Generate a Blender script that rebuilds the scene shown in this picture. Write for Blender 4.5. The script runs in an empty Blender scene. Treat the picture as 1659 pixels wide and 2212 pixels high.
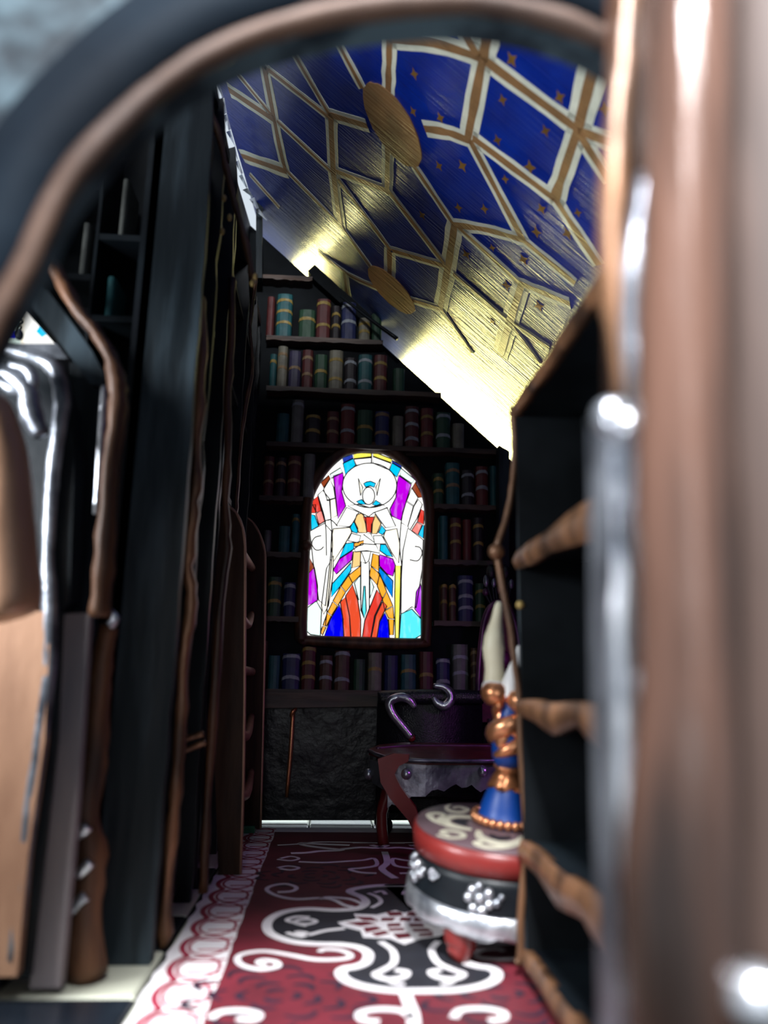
import bpy, math, random
from mathutils import Vector, Matrix
import numpy as np
random.seed(7)
SC = bpy.context.scene
COL = SC.collection
PI = math.pi

# ------------------------------------------------------------------ camera
FPX = 1700.0
PITCH, YAW, ROLL = math.radians(12.6), math.radians(3.6), math.radians(1.0)
EYE = Vector((0, 0, .4))
fw = Vector((math.sin(YAW)*math.cos(PITCH), math.cos(YAW)*math.cos(PITCH), math.sin(PITCH)))
r0 = fw.cross(Vector((0, 0, 1))).normalized(); u0 = r0.cross(fw)
CR = r0*math.cos(ROLL)+u0*math.sin(ROLL); CU = u0*math.cos(ROLL)-r0*math.sin(ROLL)
cd = bpy.data.cameras.new('camera'); cam = bpy.data.objects.new('camera', cd); COL.objects.link(cam)
cam.matrix_world = Matrix(((CR.x, CU.x, -fw.x, EYE.x), (CR.y, CU.y, -fw.y, EYE.y), (CR.z, CU.z, -fw.z, EYE.z), (0, 0, 0, 1)))
cd.sensor_fit = 'VERTICAL'; cd.sensor_height = 36; cd.sensor_width = 27
cd.lens = FPX/2212*36; cd.clip_start = .02
cd.dof.use_dof = True; cd.dof.focus_distance = 2.15; cd.dof.aperture_fstop = 1.5
SC.camera = cam

# ------------------------------------------------------------------ world, lights, exposure
wd = bpy.data.worlds.new('world'); SC.world = wd; wd.use_nodes = True
bg = wd.node_tree.nodes['Background']; bg.inputs[0].default_value = (.80, .90, 1, 1); bg.inputs[1].default_value = .85

def area(name, loc, aim, size, energy, color, sy=None):
    l = bpy.data.lights.new(name, 'AREA'); l.energy = energy; l.color = color
    l.size = size
    if sy: l.shape = 'RECTANGLE'; l.size_y = sy
    o = bpy.data.objects.new(name, l); COL.objects.link(o)
    o.location = loc; o.rotation_euler = (Vector(aim)-Vector(loc)).to_track_quat('-Z', 'Y').to_euler()
    return o
area('ceiling_lamp', (-.05, -.35, 1.85), (-.06, 1.20, 0), .26, 150, (.95, .97, 1))
_l = bpy.data.lights.new('ceiling_fill_spot', 'SPOT'); _l.energy = 44; _l.color = (.88, .94, 1); _l.spot_size = math.radians(38); _l.spot_blend = .7; _l.shadow_soft_size = .06  # unseen spot added to light the ceiling, cone kept off the back wall
_o = bpy.data.objects.new('ceiling_fill_spot', _l); COL.objects.link(_o); _o.location = (-.17, -.12, .10)
_o.rotation_euler = (Vector((.44, .93, 1.46))-_o.location).to_track_quat('-Z', 'Y').to_euler()
area('room_lamp', (-.15, -1.2, .88), (.1, 1.4, .40), .30, 6.5, (.95, .97, 1), .85)
area('violet_fill', (.66, 1.74, .50), (.42, 2.05, .22), .06, .55, (.75, .18, 1))  # unseen violet light added to brighten the desk and chair
area('side_daylight', (-1.0, .74, .80), (-.42, 1.05, .45), .30, 26, (.92, .96, 1))
# warm lamps hidden behind the back wall, shining forward along the underside of the painted ceiling
def gap_lamp(p, aim, along, lx, ly, energy, color):
    l = bpy.data.lights.new('gap_lamp', 'AREA'); l.shape = 'RECTANGLE'; l.size = lx; l.size_y = ly; l.energy = energy; l.color = color
    o = bpy.data.objects.new('gap_lamp', l); COL.objects.link(o)
    z = (Vector(p)-Vector(aim)).normalized(); x = Vector(along).normalized(); y = z.cross(x).normalized(); x = y.cross(z)
    o.matrix_world = Matrix(((x.x,y.x,z.x,p[0]),(x.y,y.y,z.y,p[1]),(x.z,y.z,z.z,p[2]),(0,0,0,1)))
gap_lamp((.365, 2.93, 1.372), (.37, 2.3, 1.425), (1, 0, -.904), .58, .06, 16, (1, .92, .34))
gap_lamp((-.215, 2.93, 1.896), (-.21, 2.3, 1.95), (1, 0, -.904), .22, .06, 5, (1, .92, .38))
gap_lamp((-.50, 2.05, 2.40), (-.36, 1.95, 2.02), (0, 1, 0), .9, .14, 1.2, (.85, .93, 1))
gap_lamp((.1, 2.80, .12), (.1, 2.45, 0), (1, 0, 0), .9, .08, 2, (.85, 1, .95))
SC.view_settings.view_transform = 'Standard'; SC.view_settings.look = 'None'
SC.view_settings.exposure = 0; SC.view_settings.gamma = 1; SC.view_settings.use_curve_mapping = False

# ------------------------------------------------------------------ helpers
def ray(x, y): return fw + CR*((x-829.5)/FPX) - CU*((y-1106)/FPX)
def at(x, y, Y): d = ray(x, y); return EYE + d*(Y/d.y)          # a photograph point on the plane at depth Y
def onx(x, y, X): d = ray(x, y); return EYE + d*(X/d.x)         # on the plane x = X
def onz(x, y, z=0.): d = ray(x, y); return EYE + d*((z-EYE.z)/d.z)

class MB:
    def __init__(s): s.v = []; s.f = []; s.sm = []
    def add(s, vs, fs, smooth=False):
        b = len(s.v); s.v += [tuple(p) for p in vs]
        for f in fs: s.f.append([i+b for i in f]); s.sm.append(smooth)
        return s
    def box(s, a, b, M=None):
        x0, y0, z0 = a; x1, y1, z1 = b
        vs = [(x0,y0,z0),(x1,y0,z0),(x1,y1,z0),(x0,y1,z0),(x0,y0,z1),(x1,y0,z1),(x1,y1,z1),(x0,y1,z1)]
        if M: vs = [M @ Vector(p) for p in vs]
        return s.add(vs, [(0,3,2,1),(4,5,6,7),(0,1,5,4),(1,2,6,5),(2,3,7,6),(3,0,4,7)])
    def prism(s, pts, d):                                      # pts: 3-D polygon, extruded by vector d
        n = len(pts); d = Vector(d); vs = [Vector(p) for p in pts]+[Vector(p)+d for p in pts]
        return s.add(vs, [list(range(n))[::-1], list(range(n, 2*n))]+[(i,(i+1)%n,n+(i+1)%n,n+i) for i in range(n)])
    def tube(s, path, r, n=10, sub=3, closed=False, flat=1., noise=0.):
        P = [Vector(p) for p in path]
        R = list(r) if hasattr(r, '__len__') else [r]*len(P)
        if sub > 1 and len(P) > 2: P, R = smooth_path(P, R, sub, closed)
        m = len(P); rings = []; up = None
        for i in range(m):
            if closed: t = P[(i+1)%m]-P[i-1]
            else: t = P[min(i+1, m-1)]-P[max(i-1, 0)]
            t = t.normalized() if t.length > 1e-9 else Vector((0,0,1))
            if up is None:
                up = Vector((0,0,1)) if abs(t.z) < .9 else Vector((0,1,0))
            a = t.cross(up); a = a.normalized() if a.length > 1e-6 else Vector((1,0,0))
            b = a.cross(t).normalized(); up = b
            rings.append([P[i]+a*math.cos(2*PI*k/n)*R[i]*(1+random.uniform(-noise,noise))+b*math.sin(2*PI*k/n)*R[i]*flat*(1+random.uniform(-noise,noise)) for k in range(n)])
        vs = [p for q in rings for p in q]; fs = []
        for i in range(m if closed else m-1):
            j = (i+1) % m
            for k in range(n): fs.append((i*n+k, i*n+(k+1)%n, j*n+(k+1)%n, j*n+k))
        if not closed: fs += [list(range(n))[::-1], list(range((m-1)*n, m*n))]
        return s.add(vs, fs, True)
    def lathe(s, prof, n=32, M=None, rad=None):                 # prof (r,z); rad(k,i) scales the radius
        vs = []
        for i, (r, z) in enumerate(prof):
            for k in range(n):
                q = r*(rad(k/n*2*PI, i) if rad else 1); p = Vector((q*math.cos(2*PI*k/n), q*math.sin(2*PI*k/n), z))
                vs.append(M @ p if M else p)
        fs = [(i*n+k, i*n+(k+1)%n, (i+1)*n+(k+1)%n, (i+1)*n+k) for i in range(len(prof)-1) for k in range(n)]
        fs += [list(range(n))[::-1], list(range((len(prof)-1)*n, len(prof)*n))]
        return s.add(vs, fs, True)
    def ball(s, c, r, n=10, sc=(1,1,1), M=None):
        prof = [(max(1e-4, math.sin(PI*i/8)), -math.cos(PI*i/8)) for i in range(9)]
        T = Matrix.Translation(Vector(c)) @ Matrix.Diagonal((r*sc[0], r*sc[1], r*sc[2], 1))
        return s.lathe(prof, n, (M @ T) if M else T)
    def ribbon(s, path, w, nrm, lift=0., thick=.0012, closed=False, sub=4):   # flat painted stroke with a little body
        P = [Vector(p) for p in path]; Wd = list(w) if hasattr(w, '__len__') else [w]*len(P)
        if sub > 1 and len(P) > 2: P, Wd = smooth_path(P, Wd, sub, closed)
        nrm = Vector(nrm).normalized(); m = len(P); L = []; Rr = []
        for i in range(m):
            t = (P[(i+1)%m]-P[i-1]) if closed else (P[min(i+1,m-1)]-P[max(i-1,0)])
            a = nrm.cross(t); a = a.normalized() if a.length > 1e-9 else Vector((1,0,0))
            L.append(P[i]+a*Wd[i]/2+nrm*(lift+thick)); Rr.append(P[i]-a*Wd[i]/2+nrm*(lift+thick))
        vs = L+Rr+[p-nrm*thick for p in L]+[p-nrm*thick for p in Rr]; fs = []
        for i in range(m if closed else m-1):
            j = (i+1) % m
            fs += [(i, j, m+j, m+i)[::-1], (2*m+i, 2*m+j, j, i)[::-1], (m+i, m+j, 3*m+j, 3*m+i)[::-1]]
        return s.add(vs, fs)
    def build(s, name, mat, parent=None, label=None, smooth=None, kind=None):
        me = bpy.data.meshes.new(name); me.from_pydata(s.v, [], s.f)
        me.polygons.foreach_set('use_smooth', [bool(x) if smooth is None else smooth for x in s.sm])
        if mat: me.materials.append(mat)
        me.update()
        o = bpy.data.objects.new(name, me); COL.objects.link(o)
        if parent:
            o.parent = parent
            o.matrix_parent_inverse = parent.matrix_basis.inverted() if parent.type == 'EMPTY' and any(abs(x) > 0 for x in parent.location) else Matrix()
        if label: o['label'] = label
        if kind: o['kind'] = kind
        return o

def smooth_path(P, R, sub, closed=False):
    n = len(P); Q = []; S = []
    seg = n if closed else n-1
    for i in range(seg):
        p0 = P[i-1] if (i > 0 or closed) else P[0]; p1 = P[i]; p2 = P[(i+1)%n]
        p3 = P[(i+2)%n] if (closed or i+2 < n) else P[-1]
        for k in range(sub):
            t = k/sub
            Q.append(.5*((2*p1)+(p2-p0)*t+(2*p0-5*p1+4*p2-p3)*t*t+(3*p1-p0-3*p2+p3)*t**3))
            S.append(R[i]*(1-t)+R[(i+1)%n]*t)
    if not closed: Q.append(P[-1]); S.append(R[-1])
    return Q, S

def thing(name, label, cat, loc=(0,0,0), group=None):
    o = bpy.data.objects.new(name, None); COL.objects.link(o); o.location = loc; o.empty_display_size = .02
    o['label'] = label; o['category'] = cat
    if group: o['group'] = group
    return o
def struct(o): o['kind'] = 'structure'; return o
def setting(name):
    o = bpy.data.objects.new(name, None); COL.objects.link(o); o['kind'] = 'structure'; return o

# ------------------------------------------------------------------ materials
def mat(name, c1, c2=None, rough=.5, metal=0., scale=12., bump=0., stretch=(1,1,1), lo=.35, hi=.65, coat=0., spec=.5, det=6.):
    m = bpy.data.materials.new(name); m.use_nodes = True; nt = m.node_tree; N = nt.nodes; L = nt.links
    b = N['Principled BSDF']; b.inputs['Roughness'].default_value = rough; b.inputs['Metallic'].default_value = metal
    b.inputs['Coat Weight'].default_value = coat; b.inputs['Specular IOR Level'].default_value = spec
    c2 = c2 or tuple(x*.6 for x in c1)
    tc = N.new('ShaderNodeTexCoord'); mp = N.new('ShaderNodeMapping'); mp.inputs['Scale'].default_value = stretch
    L.new(tc.outputs['Object'], mp.inputs[0])
    nz = N.new('ShaderNodeTexNoise'); nz.inputs['Scale'].default_value = scale; nz.inputs['Detail'].default_value = det
    L.new(mp.outputs[0], nz.inputs['Vector'])
    rp = N.new('ShaderNodeValToRGB'); rp.color_ramp.elements[0].position = lo; rp.color_ramp.elements[1].position = hi
    rp.color_ramp.elements[0].color = (*c2, 1); rp.color_ramp.elements[1].color = (*c1, 1)
    L.new(nz.outputs['Fac'], rp.inputs[0]); L.new(rp.outputs[0], b.inputs['Base Color'])
    if bump:
        bp = N.new('ShaderNodeBump'); bp.inputs['Strength'].default_value = bump; bp.inputs['Distance'].default_value = .01
        L.new(nz.outputs['Fac'], bp.inputs['Height']); L.new(bp.outputs[0], b.inputs['Normal'])
    return m
def glow(name, c, s, streak=.35):
    m = bpy.data.materials.new(name); m.use_nodes = True; nt = m.node_tree; N = nt.nodes; L = nt.links; N.clear()
    o = N.new('ShaderNodeOutputMaterial'); e = N.new('ShaderNodeEmission'); e.inputs[1].default_value = s
    tc = N.new('ShaderNodeTexCoord'); mp = N.new('ShaderNodeMapping'); mp.inputs['Scale'].default_value = (3, 3, .7)
    nz = N.new('ShaderNodeTexNoise'); nz.inputs['Scale'].default_value = 28; nz.inputs['Detail'].default_value = 3
    mx = N.new('ShaderNodeMix'); mx.data_type = 'RGBA'
    mt = N.new('ShaderNodeMath'); mt.operation = 'MULTIPLY'; mt.inputs[1].default_value = streak
    L.new(tc.outputs['Object'], mp.inputs[0]); L.new(mp.outputs[0], nz.inputs['Vector'])
    rp = N.new('ShaderNodeValToRGB'); rp.color_ramp.elements[0].position = .5; rp.color_ramp.elements[1].position = .72
    L.new(nz.outputs['Fac'], rp.inputs[0]); L.new(rp.outputs[0], mt.inputs[0]); L.new(mt.outputs[0], mx.inputs['Factor'])
    mx.inputs[6].default_value = (*c, 1); mx.inputs[7].default_value = (*[min(1., x*.6+.45) for x in c], 1)
    L.new(mx.outputs[2], e.inputs[0]); L.new(e.outputs[0], o.inputs[0])
    return m

M_dark = mat('black_paint', (.007,.011,.014), (.003,.004,.006), .40, 0, 9, .25, spec=.25)
M_void = mat('matt_black', (.006,.008,.010), (.002,.003,.004), .75, 0, 9, .1, spec=.12)
M_slate = mat('slate_paint', (.034,.050,.062), (.006,.010,.013), .45, 0, 7, .4, (3,3,.35), lo=.45, hi=.68, spec=.25)
M_brown = mat('brown_wood', (.11,.048,.022), (.020,.010,.007), .48, .1, 9, .5, (3,3,.5), spec=.3)
M_shelf = mat('umber_wood', (.060,.032,.020), (.020,.011,.008), .55, 0, 14, .4, (.6,3,3))
M_bronze = mat('bronze_edge', (.22,.105,.05), (.04,.02,.011), .42, .4, 11, .6, (2,2,.6))
M_copper = mat('copper', (.80,.36,.18), (.55,.21,.09), .30, .8, 12, .25)
M_copperw = mat('copper_wash', (.42,.235,.145), (.20,.10,.06), .40, .25, 6, .4, (1.5,1.5,.5))
M_silver = mat('silver', (.72,.74,.78), (.25,.27,.31), .28, .85, 26, .45)
M_pewter = mat('pewter', (.30,.32,.36), (.06,.065,.08), .36, .7, 16, .6)
M_wash = mat('grey_wood_strip', (.25,.20,.19), (.10,.095,.11), .5, 0, 5, .3, (2,2,.4))
M_gold = mat('gold_paint', (.42,.30,.09), (.24,.16,.05), .45, .2, 24, .3)
M_stone = mat('pale_stone', (.036,.055,.066), (.006,.010,.014), .7, 0, 16, .6, lo=.42, hi=.58, spec=.15)
M_trunk = mat('carved_trunk', (.10,.050,.034), (.014,.008,.006), .25, .1, 8, .8, (3,3,.25), lo=.4, hi=.62)
M_black_tile = mat('black_tile', (.012,.016,.022), (.006,.008,.012), .22, 0, 10, .1)
M_cream_tile = mat('cream_tile', (.50,.50,.40), (.40,.40,.32), .35, 0, 10, .1)
M_rugred = mat('rug_red', (.135,.011,.021), (.085,.007,.014), .6, 0, 10, .2)
M_rugwhite = mat('rug_white', (.80,.76,.76), (.66,.62,.64), .65, 0, 16, .2)
M_rugblack = mat('rug_black', (.016,.017,.024), (.010,.010,.014), .6, 0, 14, .2)
M_rugcrimson = mat('rug_crimson', (.30,.020,.050), (.20,.014,.03), .6, 0, 14, .2)
M_rednap = mat('red_enamel', (.22,.022,.018), (.14,.014,.013), .33, 0, 8, .2)
M_darkred = mat('dark_red_leather', (.10,.014,.014), (.05,.008,.010), .30, 0, 20, .25)
M_mauve = mat('mauve_top', (.13,.085,.095), (.085,.05,.058), .35, 0, 9, .2)
M_cream = mat('cream_paint', (.68,.64,.48), (.5,.47,.36), .45, 0, 14, .2)
M_blue = mat('blue_enamel', (.002,.060,.32), (.001,.038,.24), .42, 0, 8, .15)
M_wax = mat('wax', (.86,.82,.60), (.76,.68,.48), .4, 0, 10, .15)
M_waxw = mat('white_wax', (.88,.88,.86), (.8,.78,.76), .4, 0, 10, .1)
M_leather = mat('black_leather', (.010,.012,.014), (.005,.006,.008), .30, 0, 260, .3)
M_purple = mat('purple_enamel', (.15,.055,.11), (.05,.02,.05), .3, .3, 14, .3)
M_wine = mat('wine_velvet', (.12,.006,.022), (.05,.004,.012), .6, 0, 30, .3)
M_foil = mat('clear_foil', (.85,.9,.95), (.5,.6,.7), .12, .3, 20, .3)
M_lead = mat('lead_line', (.040,.022,.016), (.02,.01,.012), .5, 0, 20, .1)
M_rib = mat('ceiling_rib_white', (.64,.65,.54), (.46,.48,.40), .42, 0, 14, .3)
M_ribcore = mat('ceiling_rib_brown', (.25,.125,.05), (.15,.08,.035), .42, 0, 14, .4)
M_star = mat('gold_star', (.36,.19,.04), (.2,.1,.03), .35, .5, 20, .3)
M_arch = mat('arch_bead_brown', (.065,.034,.021), (.025,.013,.009), .6, .1, 7, .4, spec=.25)
M_archd = mat('arch_band_black', (.004,.008,.013), (.002,.004,.007), .75, 0, 7, .4, spec=.06)
M_ladder = mat('ladder_wood', (.045,.021,.011), (.012,.006,.004), .55, 0, 9, .4, (3,3,.5), spec=.15)
M_green = mat('green_reflection', (.02,.22,.11), (.01,.1,.05), .4, 0, 10, .2)
# painted ceiling: blue varnish with long brush strokes
M_ceil = mat('ceiling_blue', (.0015,.020,.235), (.001,.012,.17), .31, 0, 16, .0, spec=.6)
nt = M_ceil.node_tree; N = nt.nodes; L = nt.links
def brush(m, k=.5, dist=.004):
    nt = m.node_tree; N = nt.nodes; L = nt.links
    tc = N.new('ShaderNodeTexCoord'); mp = N.new('ShaderNodeMapping'); mp.inputs['Scale'].default_value = (6, 160, 6)
    mp.inputs['Rotation'].default_value = (0, 0, .12)
    nz = N.new('ShaderNodeTexNoise'); nz.inputs['Scale'].default_value = 1.; nz.inputs['Detail'].default_value = 5
    bp = N.new('ShaderNodeBump'); bp.inputs['Strength'].default_value = k; bp.inputs['Distance'].default_value = dist
    L.new(tc.outputs['Object'], mp.inputs[0]); L.new(mp.outputs[0], nz.inputs['Vector']); L.new(nz.outputs['Fac'], bp.inputs['Height'])
    L.new(bp.outputs[0], N['Principled BSDF'].inputs['Normal'])
for _m in (M_ceil, M_rib, M_ribcore): brush(_m)

# ------------------------------------------------------------------ ceiling plane
tl, tr = at(560, 500, 2.53), at(1080, 968, 2.53)
KS = (tr.z-tl.z)/(tr.x-tl.x); WZ = tl.z-KS*tl.x; GAP = .06; CZ = WZ+GAP
def onc(x, y):
    d = ray(x, y); t = (CZ-EYE.z)/(d.z-KS*d.x); return EYE+d*t
CN = Vector((KS, 0, -1)).normalized()                        # towards the room
ceil = struct(MB().prism([(-.40,.62,CZ-.40*-0-KS*.40*1), (.92,.62,CZ+KS*.92), (.92,2.95,CZ+KS*.92), (-.275,2.95,CZ-KS*.275), (-.405,1.75,CZ-KS*.405)], (0,0,.03)).build('ceiling', M_ceil))
def cc(x, y): return onc(430+x/1.784, y/1.784)
RIBS = [((480,60),(630,340),1),((640,30),(730,150),1),((730,150),(900,165),(1080,220),1.25),((735,150),(730,350),1.15),((960,40),(1080,220),1.2),
 ((1125,50),(1095,230),1.7),((1095,220),(1035,540),1.35),((1100,230),(1450,490),1.3),((1535,200),(1460,500),1.6),((1460,500),(1370,770),1.4),
 ((1460,500),(1640,570),1.3),((1470,520),(1580,700),1.1),((870,495),(960,510),(1050,545),1.15),((1045,540),(1250,925),1.15),((1055,530),(1370,765),1.15),
 ((1370,760),(1540,1020),1.1),((830,640),(985,870),.9),((728,560),(725,745),1.1),((530,660),(740,740),1),((735,740),(945,1015),.95),
 ((980,865),(1110,885),(1250,925),1.05),((985,870),(960,1030),(930,1185),1.5),((1000,875),(1240,1095),.95),((1250,925),(1450,1090),1),((1235,1090),(1430,1170),1.15),
 ((1245,1090),(1195,1250),(1160,1370),1.6),((980,1055),(1200,1245),.85),((1200,1240),(1350,1340),.9),((1200,1245),(1310,1400),.8),((745,965),(950,1025),1),
 ((535,690),(740,965),.85),((735,965),(735,1070),1.3),((500,440),(650,485),1.05),((508,440),(520,680),(545,870),1.3),((270,270),(500,450),.9),
 ((310,110),(505,445),.85),((250,250),(310,560),(335,660),1.2),((185,180),(270,275),.9),((80,200),(290,455),.8),((300,465),(525,675),.8),
 ((115,345),(295,465),1.5),((165,600),(335,660),1.5),((195,670),(310,800),.8),((335,655),(540,865),.8),((540,860),(670,1040),.75),
 ((460,970),(580,1060),(700,1115),.85),((560,1050),(570,1130),1.1),((815,1155),(930,1190),1),((930,1185),(1050,1360),.8),((335,118),(475,98),1.4)]
for r in RIBS:
    pts = [cc(*p) for p in r[:-1]]; k = r[-1]
    P, S = smooth_path(pts, [1.]*len(pts), 4 if len(pts) > 2 else 6)
    w = [.034*k*(1+random.uniform(-.10,.10)) for _ in P]
    a = MB().ribbon(P, w, CN, 0, .0008, sub=1).build('rib', M_rib, ceil)
    MB().ribbon(P, [x*.42*(1+random.uniform(-.15,.15)) for x in w], CN, .0008, .0006, sub=1).build('rib_core', M_ribcore, a)
tx = Vector((1, 0, KS)).normalized()
def roundel(c, u, v, name):
    c = cc(*c); u = (cc(*u)-c); v = (cc(*v)-c)
    MB().prism([c+u*math.cos(t)*(1+random.uniform(-.02,.02))+v*math.sin(t)*(1+random.uniform(-.02,.02)) for t in [2*PI*i/40 for i in range(40)]], CN*.003).build(name, M_ribcore, ceil, 'oval brown roundel on the lattice')
roundel((747,485), (838,640), (812,452), 'roundel')
roundel((742,1118), (826,1206), (775,1090), 'roundel')
for sx, sy in [(1205,230),(1170,385),(1390,375),(830,285),(1150,540),(1335,505),(1275,645),(925,640),(1015,640),(1180,690),(1100,805),(1000,800),(1320,805),(1460,820),(1300,895),(1130,955),(930,455),(825,430),(640,125),(730,75),(1185,1100),(1130,1240),(1390,650),(860,830),(1310,1180),(590,90),(1030,980),(1250,1000),(1560,420),(1420,900)]:
    c = cc(sx, sy); s = .013*random.uniform(.8,1.3); a0 = random.uniform(.5,1.0); m = MB()
    pts = []
    for i in range(8):
        a = a0+i*PI/4; rr = s if i % 2 == 0 else s*.42
        pts.append(c+tx*math.cos(a)*rr+Vector((0,1,0))*math.sin(a)*rr*1.25)
    m.prism(pts, CN*.0004).build('star', M_star, ceil)

# ------------------------------------------------------------------ floor of tiles
floor = struct(MB().box((-.75,-.3,-.04), (1.0,3.0,-.004)).build('floor', M_void))
T = .19; tile_mesh = {}
for i in range(-3, 8):
    for j in range(1, 12):
        x0, y0 = -.43+(i+1)*T-.0, 1.16+(j-4)*T
        if x0 < -.75 or x0 > .9 or y0 > 2.6: continue
        black = (i+j) % 2 == 0
        if black not in tile_mesh:
            g = .002; b = .004
            m = MB().add([(g,g,-.004),(T-g,g,-.004),(T-g,T-g,-.004),(g,T-g,-.004),(g+b,g+b,0),(T-g-b,g+b,0),(T-g-b,T-g-b,0),(g+b,T-g-b,0)], [(4,5,6,7),(0,1,5,4),(1,2,6,5),(2,3,7,6),(3,0,4,7)])
            o = m.build('tile', M_black_tile if black else M_cream_tile, floor); tile_mesh[black] = o.data
        else:
            o = bpy.data.objects.new('tile', tile_mesh[black]); COL.objects.link(o); o.parent = floor
        o.location = (x0, y0, 0)

# ------------------------------------------------------------------ walls
def plate_hole(hole, outer, d):
    """plate between a closed outline and a hole (3-D points in one xz plane), extruded by d"""
    n = len(hole); c = sum((Vector(p) for p in hole), Vector())/n; O = [Vector(p) for p in outer]; out = []
    for p in hole:
        v = Vector(p)-c; best = None
        for i in range(len(O)):
            a, b = O[i], O[(i+1) % len(O)]; e = b-a
            den = v.x*e.z-v.z*e.x
            if abs(den) < 1e-12: continue
            q = a-c; t = (q.x*e.z-q.z*e.x)/den; s = (q.x*v.z-q.z*v.x)/den
            if t > 0 and -1e-6 <= s <= 1+1e-6 and (best is None or t < best): best = t
        out.append(c+v*(best or 1))
    for q in O:
        i = min(range(n), key=lambda k: (out[k]-q).length); out[i] = q.copy()
    d = Vector(d); H = [Vector(p) for p in hole]; m = MB()
    m.add(H+out+[p+d for p in H]+[p+d for p in out], sum([[(i,(i+1)%n,n+(i+1)%n,n+i), (2*n+i,3*n+i,3*n+(i+1)%n,2*n+(i+1)%n), (i,2*n+i,2*n+(i+1)%n,(i+1)%n), (n+i,n+(i+1)%n,3*n+(i+1)%n,3*n+i)] for i in range(n)], []))
    return m
YB = 2.545
GO = [(90,1985),(95,1650),(118,1250),(132,900),(160,650),(230,470),(330,330),(460,220),(570,178),(750,158),(900,188),(1040,285),(1180,435),(1270,620),(1285,900),(1268,1300),(1258,1650),(1250,1985),(1200,2030),(700,2030),(150,2002)]
def gl(x, y, Y=YB): return at(640+x/4.609, 940+y/4.609, Y)
hole = [gl(*p) for p in GO]; P, _ = smooth_path(hole, [1]*len(hole), 3, True); hole = P
wb = struct(plate_hole(hole, [(-.75,YB,.016),(.95,YB,.016),(.95,YB,WZ+KS*.95),(-.75,YB,WZ+KS*-.75)], (0,.02,0)).build('wall_back', M_void))
# black plug that closes the gap in the middle, and a stub of dowel
def sl(x, dz): return (x, 2.50, WZ+KS*x+dz)
plug = MB().prism([sl(-.122,.002), sl(-.10,-.010), sl(.10,-.010), sl(.135,.002), sl(.125,GAP-.014), sl(-.10,GAP-.014)], (0,.36,0)).build('gap_plug', M_void)
plug['label'] = 'black plug closing the middle of the bright gap above the bookcase'; plug['category'] = 'plug'
dw = MB().tube([at(736,640,2.46), at(800,690,2.43), at(858,732,2.40)], [.004,.006,.007], 10, 3).build('dowel', M_dark)
dw['label'] = 'thin black dowel lying across the top end of the lower bright gap'; dw['category'] = 'dowel'

wl = MB()
lp = [onx(430,118,-.335), onx(545,500,-.335)]
wl.box((-.36,1.28,0), (-.335,2.62,1.60))
wl.prism([(-.335,1.45,1.60), (-.335,2.62,1.60), (-.335,2.62,lp[1].z), (-.335,lp[1].y,lp[1].z), (-.335,lp[0].y,lp[0].z), (-.335,1.45,lp[0].z)], (-.025,0,0))
wl.box((-.75,1.05,-.02), (-.72,1.47,1.85)); wl.box((-.74,1.45,0), (-.34,1.47,1.85))
struct(wl.build('wall_left', M_dark))
struct(MB().box((.80,.58,0), (.83,2.6,1.30)).build('wall_right', M_void))
# corner post, blue lit
struct(MB().prism([at(553,430,2.45), at(566,440,2.45), at(566,600,2.45), at(553,600,2.45)], (0,.03,0)).build('trim_1', M_slate))
# crumpled clear foil along the gap
foil = thing('foil_strip', 'crumpled clear foil strip along the bright gap beside the ceiling', 'foil', lp[0])
rf = random.Random(3)
px = [(455,120),(462,150),(470,180),(480,215),(487,250),(494,285),(505,320),(512,350),(520,380),(530,410),(545,430),(556,455),(575,480)]
for i in range(len(px)-1):
    a, b = px[i], px[i+1]; Y = 1.80+i*.055; m = MB()
    w0, w1 = rf.uniform(2,7), rf.uniform(2,7)
    m.prism([at(a[0]-w0,a[1],Y), at(a[0]+w0*.6,a[1]-4,Y+rf.uniform(-.02,.02)), at(b[0]+w1*.6,b[1]-6,Y+.03), at(b[0]-w1+rf.uniform(0,8),b[1]-4,Y+.02)], (.001,.002,.001)).build('foil_piece', M_foil, foil)

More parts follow.
